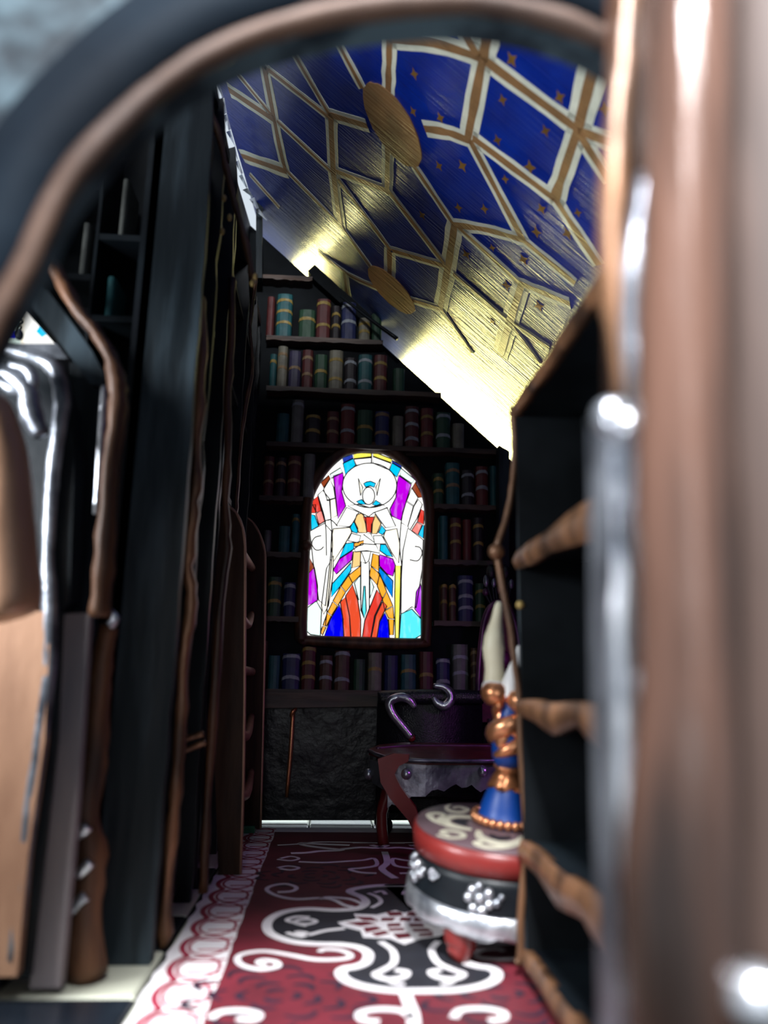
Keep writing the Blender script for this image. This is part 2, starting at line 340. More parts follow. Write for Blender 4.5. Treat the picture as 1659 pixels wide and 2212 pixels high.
# ------------------------------------------------------------------ stained glass window
win = setting('window_1')
GLASS = {}
COLS = dict(w=((1,1,.97),1.35,.0), cr=((1,.95,.80),1.25,.2), ye=((1,.90,.10),1.15,.4), cy=((.0,.60,1),1.1,.10), nb=((.02,.06,.55),.8,.1), bl=((.0,.0,.95),1.0,.1), pu=((.50,.02,.85),1.1,.55),
 re=((.85,.05,.03),1.0,.25), ro=((.90,.09,.03),1.0,.25), pk=((1,.25,.22),1.2,.6), og=((1,.42,.03),1.15,.3), br=((.40,.07,.02),.8,.2), mi=((.80,1,.93),1.2,.2), aq=((.10,.85,.95),1.1,.5), db=((.0,.25,.85),1.0,.2), mg=((.56,.0,.82),1.05,.40), tn=((1,.66,.26),1.08,.35))
for k, (c, s, q) in COLS.items(): GLASS[k] = glow('glass_'+k, c, s, q)
PANES = [('ye',(570,185),(745,165),(745,225),(575,240)),('w',(575,235),(745,215),(745,280),(600,300)),('ye',(765,165),(955,240),(940,280),(765,215)),('w',(765,210),(945,275),(920,345),(765,280)),
 ('nb',(460,225),(560,190),(565,235),(470,280)),('cy',(465,280),(565,228),(592,300),(490,392)),('mi',(335,390),(440,325),(462,372),(350,430)),
 ('mg',(370,405),(465,375),(470,430),(452,560),(492,705),(415,835),(400,690)),('br',(245,470),(325,400),(338,432),(272,525)),('w',(272,540),(335,440),(372,520),(388,630),(312,655)),
 ('w',(215,595),(265,550),(335,640),(345,835),(290,872),(245,690)),('re',(150,665),(215,605),(250,755),(200,770)),('pk',(195,785),(250,745),(285,865),(225,885)),('re',(148,700),(190,690),(195,775),(150,775)),
 ('cy',(143,785),(185,800),(222,905),(148,945)),('cr',(330,650),(390,630),(410,800),(345,830)),
 ('mg',(1018,402),(1145,492),(1100,640),(1042,850),(950,805),(930,740),(992,620),(1002,490)),('cy',(955,275),(1045,325),(1000,420),(928,345)),('nb',(950,250),(1045,300),(1050,335),(960,280)),('mi',(1050,335),(1178,440),(1150,482),(1030,400)),
 ('br',(1185,465),(1265,620),(1212,622),(1152,530)),('w',(1150,525),(1212,622),(1170,702),(1100,655)),('w',(1095,665),(1165,710),(1110,910),(1045,872),(1062,760)),('w',(1215,640),(1255,690),(1200,832),(1132,945),(1110,910),(1170,710)),
 ('re',(1240,735),(1275,760),(1268,890),(1205,862)),('pk',(1200,868),(1258,895),(1212,992),(1148,950)),('cy',(1275,895),(1265,1030),(1213,992),(1250,900)),
 ('w','ell',730,500,270,222),('cy',(670,482),(700,466),(740,460),(790,480),(775,520),(735,505),(690,517)),('cr',(618,430),(662,520),(640,605)),('cr',(838,430),(792,520),(802,605)),('w','ell',720,605,60,86),
 ('cy',(598,662),(650,640),(692,690),(630,685)),('cy',(790,648),(842,680),(800,702),(757,692)),('w',(510,702),(620,688),(730,722),(850,688),(912,722),(770,772),(720,812),(620,762)),
 ('w',(500,720),(622,768),(540,912),(398,902)),('w',(902,720),(990,907),(888,922),(780,770)),('tn',(602,790),(650,778),(690,822),(702,972),(622,972),(578,868)),('re',(668,815),(785,815),(750,890),(745,972),(702,962),(690,880)),
 ('tn',(782,788),(845,880),(802,982),(752,982),(758,880)),('cy',(528,912),(580,858),(612,930),(608,978),(558,962)),('cy',(818,972),(850,898),(892,950),(860,992)),
 ('cr',(368,932),(540,918),(550,972),(480,1092),(368,1265),(342,1080)),('cr',(888,952),(1002,930),(1032,1090),(1020,1275),(950,1170),(868,1010)),('w',(518,1052),(550,978),(642,1002),(620,1072)),('w',(668,988),(740,978),(782,1072)),('w',(768,1002),(852,1000),(892,1082),(780,1082)),
 ('og',(575,1075),(672,1048),(665,1092),(580,1112)),('w',(578,1132),(650,1080),(792,1090),(832,1175),(700,1150),(588,1162)),('cy',(428,1225),(490,1080),(572,1068),(572,1135)),('mg',(368,1342),(430,1232),(562,1148),(552,1242),(398,1385)),('cy',(358,1480),(545,1268),(545,1350),(440,1502),(348,1615)),
 ('cy',(838,1088),(892,1090),(962,1215),(900,1200),(832,1150)),('mg',(828,1188),(962,1232),(988,1300),(962,1405),(900,1380),(828,1300)),('db',(828,1315),(962,1450),(957,1622),(890,1500),(818,1370)),('tn',(568,1160),(642,1158),(637,1300),(553,1325)),('og',(762,1178),(822,1200),(822,1355),(743,1300)),
 ('og',(640,1302),(642,1390),(562,1470),(522,1395)),('og',(518,1400),(560,1475),(495,1560),(445,1505)),('og',(440,1512),(490,1567),(415,1695),(365,1650)),('og',(362,1658),(410,1702),(352,1795),(312,1762)),('og',(308,1770),(348,1802),(300,1905),(265,1895)),('og',(262,1903),(297,1912),(260,1995),(243,1962)),
 ('og',(743,1308),(832,1380),(802,1490),(728,1402)),('og',(835,1388),(900,1556),(855,1625),(805,1500)),('og',(903,1562),(962,1700),(880,1740),(858,1632)),('og',(964,1708),(972,1830),(918,1822),(882,1748)),('og',(972,1838),(966,1990),(930,1990),(918,1830)),
 ('w',(648,1158),(742,1158),(722,1250),(690,1272)),('w',(643,1258),(690,1277),(727,1258),(727,1722),(680,1842),(643,1742)),('aq',(672,1500),(686,1500),(697,1750),(677,1822),(654,1740)),('mi',(578,1472),(640,1400),(640,1642),(620,1642)),('mi',(732,1400),(772,1512),(732,1625)),
 ('ro',(490,1602),(560,1488),(612,1640),(642,1832),(642,2015),(545,2015),(530,1800)),('ro',(438,1662),(490,1610),(530,1800),(542,2015),(475,2015),(460,1800)),('re',(680,1850),(802,1538),(862,1622),(780,1800),(740,2025),(655,2025)),('ro',(862,1650),(902,1702),(830,1850),(802,2025),(745,2025),(790,1800)),
 ('bl',(430,1688),(466,1830),(470,2012),(278,2004),(340,1830)),('bl',(882,1768),(917,1860),(927,2025),(803,2025),(830,1860)),('ye',(985,1300),(1042,1300),(1032,1700),(1022,2022),(985,2022),(980,1600)),('cr',(300,1330),(370,1200),(365,1400),(320,1700),(272,1785),(250,1700)),
 ('w',(135,958),(280,878),(352,958),(342,1200),(290,1702),(222,1642),(200,1450),(170,1280)),('w',(1110,928),(1263,1042),(1255,1330),(1192,1722),(1150,1710),(1042,1782),(1047,1400),(1062,1150)),('mg',(118,1380),(182,1320),(212,1500),(210,1650),(103,1702)),('pu',(1237,1478),(1256,1600),(1240,1822),(1180,1730),(1195,1560)),
 ('aq',(1042,1780),(1150,1730),(1242,1830),(1244,1990),(1180,2028),(1025,2022)),('mi',(108,1720),(200,1650),(252,1742),(240,1995),(140,1985),(97,1945)),('br',(125,1200),(180,1318),(118,1378))]
back = MB().prism([p+Vector((0,.012,0)) for p in hole], (0,.002,0)).build('backing_pane', GLASS['w'], win)
lead = MB(); UY = Vector((0,-1,0))
for i, pn in enumerate(PANES):
    if pn[1] == 'ell':
        _, _, ex, ey, ea, eb = pn; pts = [(ex+ea*math.cos(t), ey+eb*math.sin(t)) for t in [2*PI*k/32 for k in range(32)]]
    else: pts = pn[1:]
    Y = YB+.010-.00006*i
    MB().prism([gl(x, y, Y) for x, y in pts], (0,.0012,0)).build('pane', GLASS[pn[0]], win)
    lead.ribbon([gl(x, y, Y-.0007) for x, y in pts], .0038, UY, .0, .0008, True, 1)
for st in [[(250,1000),(185,1020),(155,1080),(190,1140),(240,1140),(272,1110)],[(1180,1108),(1232,1120),(1252,1180),(1210,1250),(1130,1240)],[(410,905),(330,840),(215,900)],[(300,650),(390,625)],[(345,830),(360,1100),(330,1500),(290,1900)],[(1045,860),(1030,1100),(1050,1300)],[(240,680),(290,870),(300,1200)],[(750,165),(750,280)]]:
    lead.ribbon([gl(x, y, YB-.001) for x, y in st], .0036, UY, .0, .0008)
lead.build('lead_came', M_lead, win, 'dark lead lines between the panes')
P = [gl(x+(x-690)*.07, y+(y-1100)*.045, 2.515) for x, y in GO]
MB().tube(P, [.019+random.uniform(-.003,.003) for _ in P], 10, 4, True).build('window_frame', M_brown, win, 'rough brown frame')
MB().tube([gl(112,1060,2.515),gl(100,1100,2.505),gl(112,1150,2.515)], [.01,.022,.01], 10, 3).build('frame_knot', M_brown, win)

# ------------------------------------------------------------------ bookcase on the back wall
YF = 2.49
bc = thing('wall_bookcase', 'tall dark bookcase covering the back wall around the arched window', 'bookcase', (.15,YB,.3))
def shelf(x0, x1, ya, name='shelf'):
    z0, z1 = at(x0, ya, YF).z, at(x1, ya, YF).z; xa, xb = at(x0, ya, YF).x, min(at(x1, ya, YF).x, (at((x0+x1)/2, ya, YF).z-WZ)/KS-.012); m = MB(); n = 14; t = []; b = []
    z = (z0+z1)/2
    for i in range(n+1):
        x = xa+(xb-xa)*i/n
        b.append((x, YF, z-.016+random.uniform(-.0025,.0025))); t.append((x, YF, z))
    m.prism(b+t[::-1], (0,YB-YF,0)).build(name, M_shelf, bc)
    return z
SH = {}
SH['a'] = shelf(565,1085,605); SH['1'] = shelf(575,1085,735); SH['2'] = shelf(575,1085,843); SH['3'] = shelf(575,1085,966-4)
SH['4R'] = shelf(938,1100,1090); SH['5R'] = shelf(938,1100,1210); SH['6R'] = shelf(938,1100,1342)
SH['4L'] = shelf(560,655,1071); SH['5L'] = shelf(560,650,1192); SH['6L'] = shelf(560,645,1331); SH['7'] = shelf(556,1085,1492)
MB().prism([at(552,1497,2.46), at(1090,1492,2.46), at(1090,1522,2.46), at(552,1530,2.46)], (0,.08,0)).build('cornice', M_shelf, bc)
MB().prism([at(548,1530,2.50), at(1110,1525,2.50), at(1110,1772,2.50), at(548,1772,2.50)], (0,.035,0)).build('lower_panel', mat('black_crackle', (.008,.009,.012), (.003,.0035,.005), .34, 0, 16, .7, spec=.25), bc, 'crackled glossy black panel')
MB().tube([at(633,1532,2.475), at(628,1620,2.475), at(619,1722,2.475)], [.006,.007,.005], 10, 3).build('pole', M_copper, bc, 'slim copper pole')
MB().tube([at(640,1530,2.475), at(632,1538,2.47), at(628,1548,2.475)], [.004,.007,.004], 8, 2).build('pole_knot', M_copper, bc)

BOOKC = dict(teal=(.016,.135,.15), navy=(.018,.028,.13), blue=(.028,.035,.16), maroon=(.13,.022,.022), red=(.19,.026,.022), green=(.020,.085,.040), cream=(.27,.255,.19), black=(.022,.014,.018), grey=(.20,.21,.19), brown=(.12,.05,.028), violet=(.06,.05,.12), tan=(.22,.15,.09))
BM = {k: mat('book_'+k, tuple(x*.6 for x in v), tuple(x*.38 for x in v), .55, 0, 30, .3) for k, v in BOOKC.items()}
BANDC = dict(yellow=(.36,.25,.05), tan=(.30,.19,.09), silver=(.34,.38,.42), white=(.5,.54,.56))
NM = {k: mat('band_'+k, tuple(x*.75 for x in v), tuple(x*.5 for x in v), .5, 0, 60, .4) for k, v in BANDC.items()}
NUM = ['', 'one', 'two', 'three']; ORD = ['first','second','third','fourth','fifth','sixth','seventh','eighth','ninth','tenth','eleventh','twelfth','thirteenth','fourteenth']
ROWS = [
 ('1','top shelf under the sloping ceiling',[('maroon',577,595,640,''),('teal',598,634,634,'yellow',650,673,698),('green',645,683,668,'yellow',690),('maroon',684,716,645,'yellow',656,703),('black',717,737,660,'yellow',680,705),('navy',738,772,652,'silver',662,696),('cream',775,801,686,'yellow',700,717),('green',803,826,676,'')]),
 ('2','second shelf from the top',[('teal',583,599,764,'yellow',782),('cream',600,623,747,'tan',766,795),('violet',624,652,757,'tan',796),('maroon',653,678,755,'tan',774,810),('green',680,709,765,'yellow',803),('cream',711,743,756,'yellow',778,820),('black',744,772,772,'silver',784,824),('teal',774,806,765,'silver',780,825),('maroon',808,838,766,'yellow',786,818),('green',849,876,795,'')]),
 ('3','third shelf from the top, above the arched window',[('teal',597,626,892,''),('grey',630,658,863,'silver',874),('black',660,694,895,'yellow',901,932),('maroon',706,734,888,'tan',906,934),('red',736,769,872,'silver',884,932),('green',771,808,885,'yellow',924),('blue',810,843,888,'tan',897,936),('cream',848,873,898,''),('maroon',875,907,877,'silver',889,918,949),('red',909,938,881,'yellow',902,938),('green',942,975,890,'silver',900,942),('cream',978,1004,914,'')]),
 ('4R','shelf level with the window arch, right of the window',[('green',936,960,1022,'yellow',1037,1062),('teal',963,995,999,'tan',1018,1050),('black',997,1026,1015,'silver',1028,1070),('red',1028,1056,1007,'silver',1021,1055),('teal',1059,1074,1006,'')]),
 ('4L','shelf level with the window arch, left of the window',[('maroon',570,594,985,'tan',1002,1042),('black',596,620,988,'tan',1003,1040),('maroon',622,652,984,'tan',1001,1040),('grey',656,682,980,'')]),
 ('5R','shelf at mid height right of the window',[('teal',950,969,1114,''),('maroon',972,998,1118,'yellow',1136,1172),('red',1000,1020,1122,''),('black',1022,1046,1118,'yellow',1138,1176)]),
 ('5L','shelf at mid height left of the window',[('grey',570,586,1145,''),('teal',602,628,1136,''),('teal',631,648,1110,'yellow',1124)]),
 ('6R','lowest shelf beside the window on its right',[('brown',952,968,1262,'yellow',1268,1302),('brown',970,987,1264,'yellow',1269,1306),('navy',990,1024,1243,'silver',1258,1290,1315),('green',1027,1050,1260,'yellow',1280,1312)]),
 ('6L','lowest shelf beside the window on its left',[('green',578,610,1246,'yellow',1262,1300),('navy',613,640,1258,'silver',1268,1306)]),
 ('7','long bottom shelf below the window',[('tan',564,577,1384,''),('teal',579,606,1416,''),('navy',609,650,1412,'silver',1420,1466),('maroon',652,684,1397,'yellow',1404,1434,1465),('brown',690,720,1416,'silver',1432,1466),('brown',723,758,1406,'silver',1414,1470),('green',763,791,1424,''),('cream',795,827,1410,'yellow',1448),('navy',830,862,1416,''),('teal',866,901,1414,'yellow',1452),('maroon',906,938,1408,'yellow',1460),('navy',942,974,1422,'silver',1430,1474),('grey',978,1014,1392,'silver',1422,1456),('brown',1017,1034,1400,'tan',1412,1436,1462)]),
]
def book(loc, w, h, d, col, bandcol, bands, label, group, face=0.):
    t = thing('book', label, 'book', loc, group); n = 6
    prof = [(w/2*-math.cos(PI*k/n), -.012*math.sin(PI*k/n)) for k in range(n+1)]
    M = Matrix.Rotation(face, 4, 'Z'); L0 = Vector(loc)
    def tf(p): return L0 + M @ Vector(p)
    m = MB(); m.prism([tf((x*.97, y+.013, 0)) for x, y in prof]+[tf((w/2*.97, d, 0)), tf((-w/2*.97, d, 0))], (0,0,h)).build('cover', BM[col], t)
    for bz in bands:
        bh = .0085; up = []; lo = []
        for k in range(n+1):
            x, y = prof[k]; rise = .010*math.sin(PI*k/n)
            up.append(tf((x, y+.0115, bz+bh/2+rise+random.uniform(-.001,.001)))); lo.append(tf((x, y+.0115, bz-bh/2+rise*.8+random.uniform(-.001,.001))))
        mm = MB(); N_ = n+1; off = M @ Vector((0,.002,0)); vs = up+lo+[p+off for p in up]+[p+off for p in lo]
        mm.add(vs, sum([[(k,N_+k,N_+k+1,k+1),(2*N_+k,2*N_+k+1,k+1,k),(N_+k,3*N_+k,3*N_+k+1,N_+k+1)] for k in range(n)], [])).build('spine_band', NM[bandcol], t)
    return t
for key, where, books in ROWS:
    zs = SH[key]
    for i, b in enumerate(books):
        col, x0, x1, ytop, bc_ = b[:5]; bands = b[5:]
        xc = (x0+x1)/2; yb = at(xc, ytop, YF); h = at(xc, ytop, YF).z-zs; w = (at(x1, ytop, YF)-at(x0, ytop, YF)).x
        bz = [at(xc, y, YF).z-zs-.004 for y in bands]
        bd = f'with {NUM[len(bands)]} {bc_} band{"s" if len(bands) > 1 else ""}' if bands else 'with plain spine'
        sh = {'1':'top shelf','2':'second shelf down','3':'shelf above the window','4R':'shelf right of the window arch','4L':'shelf left of the window arch','5R':'middle shelf right of the window','5L':'middle shelf left of the window','6R':'low shelf right of the window','6L':'low shelf left of the window','7':'long shelf under the window'}[key]
        book((at(xc, ytop, YF).x, YF, zs+.0002), w*.96, h, YB-YF-.006, col, bc_ or 'tan', bz, f'{col} book {bd}, {ORD[i]} from left on {sh}', 'books on the back bookcase')

# ------------------------------------------------------------------ rug
ZR = .0015
rug = thing('patterned_rug', 'long red rug with cream loop border and black scroll medallions on the tiled floor', 'rug', (.13,1.6,0))
def rbox(x0, x1, y0, y1, z0, z1, name, m, jag=0., lab=None):
    pts = []
    n = 60
    for i in range(n+1): pts.append((x0+random.uniform(-jag,jag), y0+(y1-y0)*i/n, z0))
    for i in range(n+1): pts.append((x1+random.uniform(-jag,jag), y1-(y1-y0)*i/n, z0))
    return MB().prism(pts, (0,0,z1-z0)).build(name, m, rug, lab)
RX0, RX1, RI0, RI1 = -.232, .512, -.140, .42
CX = (RI0+RI1)/2
RY0, RY1 = .60, 2.42
rbox(RX0, RX1, RY0, RY1, .0003, .0032, 'border', M_rugwhite, .004, 'cream frayed border')
rbox(RI0, RI1, RY0+.02, RY1-.075, .0032, .0042, 'field', M_rugred, .0015)
UZ = Vector((0,0,1))
y = RY0+.05; lp_ = None
for sg, xs in ((-1, RI0), (1, RI1)):
    m = MB(); c = xs+sg*.036
    m.ribbon([(c+sg*.030*math.cos(t), .046*math.sin(t), .0034) for t in [2*PI*i/16 for i in range(16)]], .0050, UZ, 0, .0008, True, 1)
    m.ribbon([(c-sg*.034, .036, .0034), (c-sg*.012, .026, .0034), (c+sg*.022, .030, .0034)], .0042, UZ, 0, .0009, False, 3)
    m.ribbon([(c-sg*.034, -.024, .0034), (c-sg*.008, -.020, .0034), (c+sg*.014, -.022, .0034)], .0038, UZ, 0, .0009, False, 3)
    m.ribbon([(c+sg*.024, -.050, .0034), (c+sg*.036, -.025, .0034), (c+sg*.040, 0, .0034), (c+sg*.036, .025, .0034), (c+sg*.024, .050, .0034)], .0095, UZ, 0, .0010, False, 3)
    o = m.build('border_loop', M_rugcrimson, rug)
    for k in range(18):
        if k: o = o.copy(); COL.objects.link(o)
        o.location.y = RY0+.06+k*.100
def rc(x, y): p = onz(200+x/1.728, 1740+y/1.728, .004); return p
def mir(pts): return [Vector((2*CX-p.x, p.y, p.z)) for p in pts]
CMX = rc(1165,455).x
def mirm(pts): return [Vector((2*CMX-p.x, p.y, p.z)) for p in pts]
WZ_ = .0042
left = [rc(*p) for p in [(1165,300),(1060,302),(985,312),(960,325),(1005,345),(1020,368),(985,388),(900,393),(800,388),(715,400),(665,425),(650,455),(670,485),(740,510),(830,520),(920,522),(990,532),(1028,555),(1022,588),(985,605),(945,612),(925,628),(945,655),(1005,678),(1090,692),(1165,697)]]
P, _ = smooth_path(left, [1]*len(left), 4); full = P+mirm(P)[::-1][1:-1]
black = MB().prism([Vector((p.x, p.y, WZ_)) for p in full], (0,0,.0008))
black.build('medallion', M_rugblack, rug, 'black lobed medallion')
def wst(pts, w, both=True, z=.005, f=rc):
    q = [f(*p) for p in pts]; q = [Vector((p.x, p.y, z)) for p in q]
    for qq in ([q, mirm(q)] if both else [q]): MB().ribbon(qq, w*.74, UZ, 0, .0008).build('scroll', M_rugwhite, rug)
MB().ribbon([Vector((p.x, p.y, .005)) for p in full],   .0165, UZ, 0, .0009, True, 1).build('medallion_outline', M_rugwhite, rug, 'cream outline of the medallion')
wst([(800,452),(775,447),(755,440),(770,430),(810,428),(835,436),(800,446),(745,438),(725,430),(760,418),(810,420)], .010)
wst([(725,478),(780,492),(800,480),(760,475),(800,486),(870,470),(940,462)], .011)
wst([(1030,330),(1065,345),(1075,365),(1040,385)], .012); wst([(1095,335),(1080,322),(1050,328)], .011)
wst([(1075,512),(1120,545),(1125,590),(1085,618),(1055,635),(1100,652),(1160,645),(1172,625),(1130,618)], .015)
wst([(1100,655),(1130,668),(1165,672)], .010)
# outer scrolls
wst([(650,600),(618,590),(640,580),(685,588),(690,605),(630,615),(565,603),(540,580),(560,558),(640,547),(730,560),(830,578),(930,577),(965,565),(930,545),(870,540),(845,550)], .013, True)
wst([(690,326),(745,322),(760,308),(720,295),(670,302),(650,318),(690,340),(760,352),(850,348),(900,355),(940,375),(985,385)], .012, True)
wst([(845,352),(880,345),(960,352),(1010,372)], .012, True)
wst([(1165,700),(1180,740),(1195,780),(1200,830)], .022, False); wst([(1195,800),(1150,770),(1060,765),(1000,780),(1010,805),(1070,812)], .016, True)
wst([(440,800),(480,775),(560,770),(620,785),(600,805),(540,800)], .015, True)
# far medallion
wst([(700,200),(740,192),(770,200),(740,208),(690,203)], .009, True); wst([(690,235),(730,228),(770,235),(740,243),(700,238)], .009, True)
wst([(740,180),(800,178),(850,172),(930,168),(860,160),(790,150),(780,142),(850,146),(960,150)], .02, True)
wst([(770,212),(860,215),(950,210),(1010,206),(1050,200),(1060,225),(1010,235),(960,240),(1000,252),(1060,255)], .013, True)
wst([(930,165),(1000,158),(1060,160),(1100,150)], .02, True); wst([(1090,175),(1100,215),(1080,240),(1130,275)], .022, False)
wst([(690,150),(760,146),(850,138),(1000,140),(1165,142)], .010, True)
# centre flower
star = [(915,440),(985,428),(975,408),(1060,412),(1130,395),(1165,405),(1200,395),(1250,412),(1330,410),(1290,432),(1400,445),(1330,468),(1300,490),(1230,500),(1165,522),(1110,500),(1010,495),(1000,470),(935,455)]
MB().prism([Vector((rc(*p).x, rc(*p).y, .0051)) for p in star], (0,0,.0008)).build('flower', M_rugwhite, rug)
for q in [[(980,420),(1040,422),(1070,436),(1010,434)],[(1095,402),(1150,402),(1160,415),(1110,418)],[(1180,402),(1240,402),(1220,418),(1170,416)],[(945,442),(1020,438),(1060,446),(1000,456)],[(1080,424),(1130,424),(1120,436),(1075,436)],[(1150,422),(1190,424),(1185,436),(1145,436)],[(1200,424),(1260,420),(1240,436),(1200,438)],[(1010,462),(1060,456),(1080,466),(1020,480)],[(1040,482),(1090,472),(1110,482),(1060,494)],[(1100,446),(1150,444),(1150,456),(1100,458)],[(1180,446),(1230,446),(1240,458),(1185,458)],[(1100,464),(1160,462),(1165,472),(1110,474)],[(1190,466),(1250,464),(1270,476),(1200,476)],[(1120,484),(1180,480),(1190,498),(1140,504)],[(1215,484),(1270,480),(1270,492),(1220,494)],[(1270,440),(1350,442),(1290,458)]]:
    MB().prism([Vector((rc(*p).x, rc(*p).y, .0059)) for p in q], (0,0,.0006)).build('petal', M_rugred, rug)
M_rose = mat('rug_dark_blue', (.018,.008,.022), (.014,.007,.016), .6)  # dark blue of the rug's rose pattern
for (cx, cy) in [(700,710),(1530,700),(830,262),(1420,262)]:
    c = rc(cx, cy); rr = random.Random(int(cx)); rose = MB()
    for ring, (ra, nn) in enumerate([(.018,3),(.040,5),(.066,7),(.092,9)]):
        for k in range(nn):
            a0 = 2*PI*k/nn+ring*.7+rr.uniform(-.2,.2); sp = 2*PI/nn*.62
            pts = [Vector((c.x+ra*1.15*math.cos(a0+sp*(t-.5))*(1+.18*math.sin(PI*t)), c.y+ra*math.sin(a0+sp*(t-.5))*(1+.18*math.sin(PI*t)), .0044)) for t in (0,.25,.5,.75,1)]
            rose.ribbon(pts, [.004,.008,.011,.008,.004], UZ, 0, .0005, False, 2)
    rose.build('rose', M_rose, rug, 'dark blue rose')

# ------------------------------------------------------------------ round footstool and candelabrum
SCx, SCy = .283, 1.355
tilt = Matrix.Translation(Vector((SCx, SCy, .181))) @ Matrix.Rotation(math.radians(7.5), 4, 'X') @ Matrix.Rotation(math.radians(2.5), 4, 'Y')
st = thing('round_footstool', 'round red and black footstool with silver band and swirl painted top on the rug', 'footstool', (SCx,SCy,0))
R = .139
MB().lathe([(.01,0),(R-.006,0),(R,-.003),(R+.001,-.016),(R-.002,-.036),(R-.01,-.038),(.01,-.038)], 56, tilt).build('seat', M_rednap, st, 'red seat rim')
MB().lathe([(.005,.0012),(R-.004,.0012),(R-.004,-.001),(.005,-.001)], 56, tilt).build('seat_top', M_mauve, st, 'mauve painted seat top')
MB().lathe([(.01,-.036),(R-.006,-.036),(R-.002,-.05),(R-.001,-.083),(R+.002,-.094),(.01,-.094)], 56, tilt).build('body', M_dark, st, 'glossy black body')
def scal(t, i): return 1
prof = [(R+.001,-.088),(R+.006,-.091),(R+.008,-.108),(R+.006,-.114),(R-.006,-.114)]
bm_ = MB(); n = 72; vs = []
for i, (r, z) in enumerate(prof):
    for k in range(n):
        a = 2*PI*k/n; zz = z
        if i >= 2: zz -= .010*abs(math.sin(a*5.5))**.7*(1+.2*math.sin(13*a))
        vs.append(tilt @ Vector((r*math.cos(a), r*math.sin(a), zz)))
bm_.add(vs, [(i*n+k, i*n+(k+1)%n, (i+1)*n+(k+1)%n, (i+1)*n+k) for i in range(len(prof)-1) for k in range(n)], True)
bm_.build('scalloped_band', M_silver, st, 'silver scalloped band')
for k in range(3):
    a = math.radians(236+120*k); ct = Vector((SCx+.098*math.cos(a), SCy+.098*math.sin(a), 0))
    if k == 0: ct = Vector((.208, 1.280, 0))
    zt = .05
    MB().tube([ct+Vector((0,.004,zt+.03)), ct+Vector((-.0,.002,zt)), ct+Vector((-.004,-.002,.022)), ct+Vector((-.013,-.006,.0120))], [.030,.029,.021,.013], 14, 4).build('leg', M_rednap, st, 'red tapered leg')
def orn(deg, z, s, seed):
    rr = random.Random(seed); a = math.radians(deg); m = MB()
    for dx, dz, r in [(0,0,.007),(.011,.007,.0065),(-.010,.008,.006),(-.015,-.002,.006),(.013,-.006,.006),(.022,-.003,.0055),(.004,-.015,.0065),(-.008,-.014,.006),(-.002,.014,.005),(.027,.004,.004)]:
        aa = a+dx*s/R; p = Vector(((R+.001)*math.cos(aa), (R+.001)*math.sin(aa), z+dz*s)); m.ball(p, r*s, 8, (1,1,1), tilt)
    m.build('flower_stud', M_silver, st, 'silver flower ornament')
orn(248, -.064, 1.15, 1); orn(192, -.058, 1.1, 2); orn(305, -.064, 1.1, 3); orn(214, -.052, .45, 4)
def stp(pts, w, dark=False, lift=.0012):
    MB().ribbon([tilt @ Vector((x*R, y*R, 0)) for x, y in pts], [q*R for q in w] if hasattr(w,'__len__') else w*R, tilt.to_3x3() @ Vector((0,0,1)), lift, .0008).build('leaf' if dark else 'swirl', M_rugblack if dark else M_cream, st)
for k in range(4):
    A = Matrix.Rotation(k*PI/2-.25, 2)
    def rt(L_): return [tuple(A @ Vector(p)) for p in L_]
    stp(rt([(-.30,-.28),(-.55,-.22),(-.66,-.02),(-.52,.18),(-.28,.22)]), [.06,.13,.16,.12,.05])
    stp(rt([(-.36,-.14),(-.48,-.02),(-.36,.08)]), [.06,.16,.06], True)
    stp(rt([(-.52,-.60),(-.62,-.52),(-.55,-.42),(-.40,-.46),(-.38,-.60),(-.52,-.68),(-.66,-.64)]), [.05,.06,.07,.07,.07,.06,.03])
    stp(rt([(-.10,-.62),(-.22,-.74),(-.10,-.84),(.10,-.76),(.22,-.62)]), [.05,.08,.09,.07,.04])

ca = thing('candelabrum', 'blue and copper candelabrum with two dripping candles on the footstool', 'candelabrum', (.298,1.375,.184))
T2 = tilt @ Matrix.Translation(Vector((.014,.020,.0028)))
cs = 1.0
MB().lathe([(.004,0),(.049,0),(.050,.004),(.044,.010),(.041,.026),(.034,.045),(.027,.062),(.020,.070),(.004,.070)], 36, T2).build('base', M_blue, ca, 'blue bell base')
bd = MB()
for k in range(26):
    a = 2*PI*k/26; bd.ball((.051*math.cos(a), .051*math.sin(a), .0078), .0072, 8, (1,1,1.05), T2)
bd.build('bead_ring', M_copper, ca, 'copper bead ring')
MB().lathe([(.008,.064),(.028,.063),(.031,.056),(.0295,.064),(.025,.073),(.018,.084),(.023,.088),(.023,.092),(.008,.092)], 32, T2, lambda a, i: 1+(.10*math.cos(6*a) if i in (1,2) else 0)).build('collar', M_copper, ca, 'copper petal collar')
MB().lathe([(.006,.090),(.021,.092),(.027,.104),(.029,.125),(.024,.155),(.015,.185),(.011,.20),(.006,.20)], 28, T2).build('stem', M_blue, ca, 'blue vase stem')
hx = MB()
for ph in (0, PI):
    hp = []; hr = []
    for i in range(15):
        t = i/14; a = ph+t*2.1*PI+3.4; hp.append(T2 @ Vector((.024*math.cos(a), .024*math.sin(a), .108+.085*t))); hr.append(.005+.012*math.sin(PI*min(1,t*1.05)))
    hx.tube(hp, hr, 10, 2)
for a in (3.9, 5.1, .9, 2.4): hx.ball((.016*math.cos(a), .016*math.sin(a), .150+.02*math.sin(a*3)), .0155, 10, (1,1,1.5), T2)
hx.build('swirls', M_copper, ca, 'thick copper swirls')
